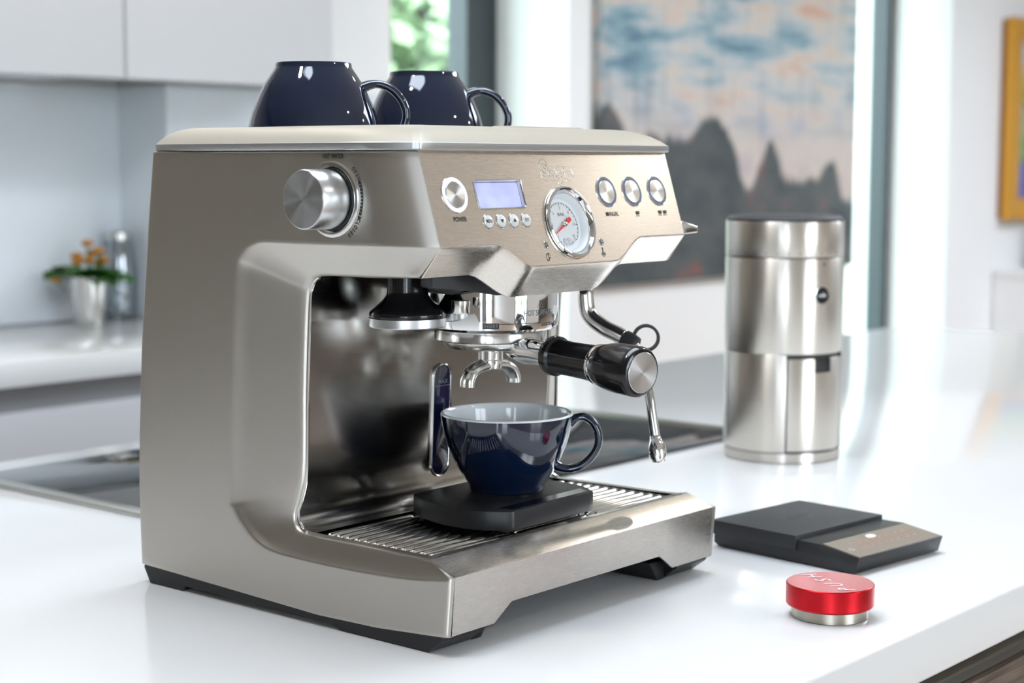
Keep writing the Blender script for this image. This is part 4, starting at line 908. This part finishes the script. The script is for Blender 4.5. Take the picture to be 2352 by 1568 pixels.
# ================================================================== flat kitchen scale with display
SA = -0.1108; so = Vector((.3928, -.0938, 0)); sm_ = Matrix.Translation(so) @ Matrix.Rotation(SA, 4, 'Z'); SWD = .1242
t = empty('kitchen_scale', tuple(so), 'flat black scale with rubber mat and tinted display on the island right of the machine', 'scale')
def yzprism(P, x0, x1, bev=.0006):
    V = [Vector((x, y, z)) for x in (x0, x1) for y, z in P]; n = len(P)
    return bevelled((V, [list(range(n)), list(range(n, 2 * n))[::-1]] + [[i, (i + 1) % n, n + (i + 1) % n, n + i] for i in range(n)]), bev, 2)
obj('body', xf(yzprism([(-.0035, .0150), (.0008, .0012), (.0030, .0012), (.1450, .0012), (.1500, .0040), (.1500, .0190), (.0360, .0205)], 0, SWD), sm_), M['black'], t)
obj('mat', xf(box(-.002, SWD + .002, .0600, .1520, .0115, .0240, .0008), sm_), M['rubber'], t)
def disp_mat():
    m = mat('tinted_display', (0.30, 0.25, 0.205), 0.12, Coat_Weight=0.4); return m
sl = math.atan2(.0055, .0395); df_ = sm_ @ Matrix.Translation((0, -.0035, .0150)) @ Matrix.Rotation(sl, 4, 'X')
ds = obj('display', xf(box(.0018, SWD - .0018, .0010, .0385, 0, .00045), df_), disp_mat(), t)
digs = []
def seg7(ch, x, y, h, w_):
    S = {'0': 'abcdef', '8': 'abcdefg', '1': 'bc', '5': 'acdfg', '2': 'abged', ':': ''}[ch]; out = []
    P = {'a': ((0, h), (w_, h)), 'b': ((w_, h / 2), (w_, h)), 'c': ((w_, 0), (w_, h / 2)), 'd': ((0, 0), (w_, 0)), 'e': ((0, 0), (0, h / 2)), 'f': ((0, h / 2), (0, h)), 'g': ((0, h / 2), (w_, h / 2))}
    for s in S:
        (ax, ay), (bx, by) = P[s]; e = .0004
        if ax == bx: q = [(ax - e, min(ay, by) + e), (ax + e, min(ay, by) + e), (ax + e, max(ay, by) - e), (ax - e, max(ay, by) - e)]
        else: q = [(ax + e, ay - e), (bx - e, ay - e), (bx - e, ay + e), (ax + e, ay + e)]
        out.append(([Vector((x + a, y + b, .0006)) for a, b in q], [[0, 1, 2, 3]]))
    return out
for k in range(3): digs += seg7('0', .0250 + .0105 * k, .0145, .0125, .0068)
for k, ch in enumerate('0000'): digs += seg7(ch, .0640 + .0100 * k + (.004 if k > 1 else 0), .0145, .0125, .0064)
digs.append(([Vector((.0578 + a, .0145 + b, .0006)) for a, b in ((0, 0), (.001, 0), (.001, .001), (0, .001))], [[0, 1, 2, 3]]))
obj('digits', xf(join(*digs), df_), M['led_red'], ds, smooth=False)
obj('touch_spot', xf(lathe([(.0046, .0005), (.0046, .0007), (.0001, .0007)], 24), df_ @ Matrix.Translation((.0600, .0310, 0)) @ Matrix.Diagonal((1.35, .75, 1, 1))), M['ink_white'], ds, smooth=False)
obj('power_mark', xf(lathe([(.0020, .0006), (.0025, .0006)], 20, False, False), df_ @ Matrix.Translation((.0125, .0165, 0))), M['ink_white'], ds, smooth=False)
mf = sm_ @ Matrix.Translation((SWD * .5, .106, .0240)) @ Matrix.Rotation(R(0), 4, 'Z')
lr = xf(lathe([(.0158, .0001), (.0166, .0003), (.0174, .0001)], 40, False, False), Matrix.Diagonal((1.0, .5, 1, 1)))
obj('embossed_mark', xf(join(lr, text('timemore', .0070, .95, .01, extrude=.0002)), mf), M['black'], t)
for fx, fy in ((.012, .012), (SWD - .012, .012), (.012, .138), (SWD - .012, .138)): obj('foot', xf(lathe([(.006, 0), (.006, .0014)], 14), sm_ @ Matrix.Translation((fx, fy, 0))), M['black'], t)

# ================================================================== red distribution tool
rx_, ry_ = .2690, -.1400; rm = Matrix.Translation((rx_, ry_, 0))
t = empty('coffee_leveler', (rx_, ry_, 0), 'round red anodised coffee leveling tool marked PUSH on the white worktop', 'coffee tool')
obj('base', xf(lathe([(.0280, .0), (.0284, .0004), (.0284, .0085), (.0270, .0090)], 72), rm), M['bronze'], t)
cp = obj('red_cap', xf(lathe([(.0240, .0088), (.0300, .0082), (.0320, .0092), (.0326, .0102), (.0326, .0248), (.0322, .0254), (.0319, .0256)], 96, True, True), rm), M['red_alu'], t, angle=25)
obj('cap_face', xf(lathe([(.0319, .0255), (.0317, .02575), (.0, .0258)], 96), rm), M['red_top_lit'], cp)
pm = rm @ Matrix.Translation((-.0025, -.0015, .0259)) @ Matrix.Rotation(R(63.2), 4, 'Z')
obj('lettering', xf(join(*[xf(text(ch, .0168, .95, -.004, .22, extrude=.0001), Matrix.Translation((-.0225 + .0150 * k, 0, 0))) for k, ch in enumerate('PUSH')]), pm), M['ink_white'], cp, smooth=False)
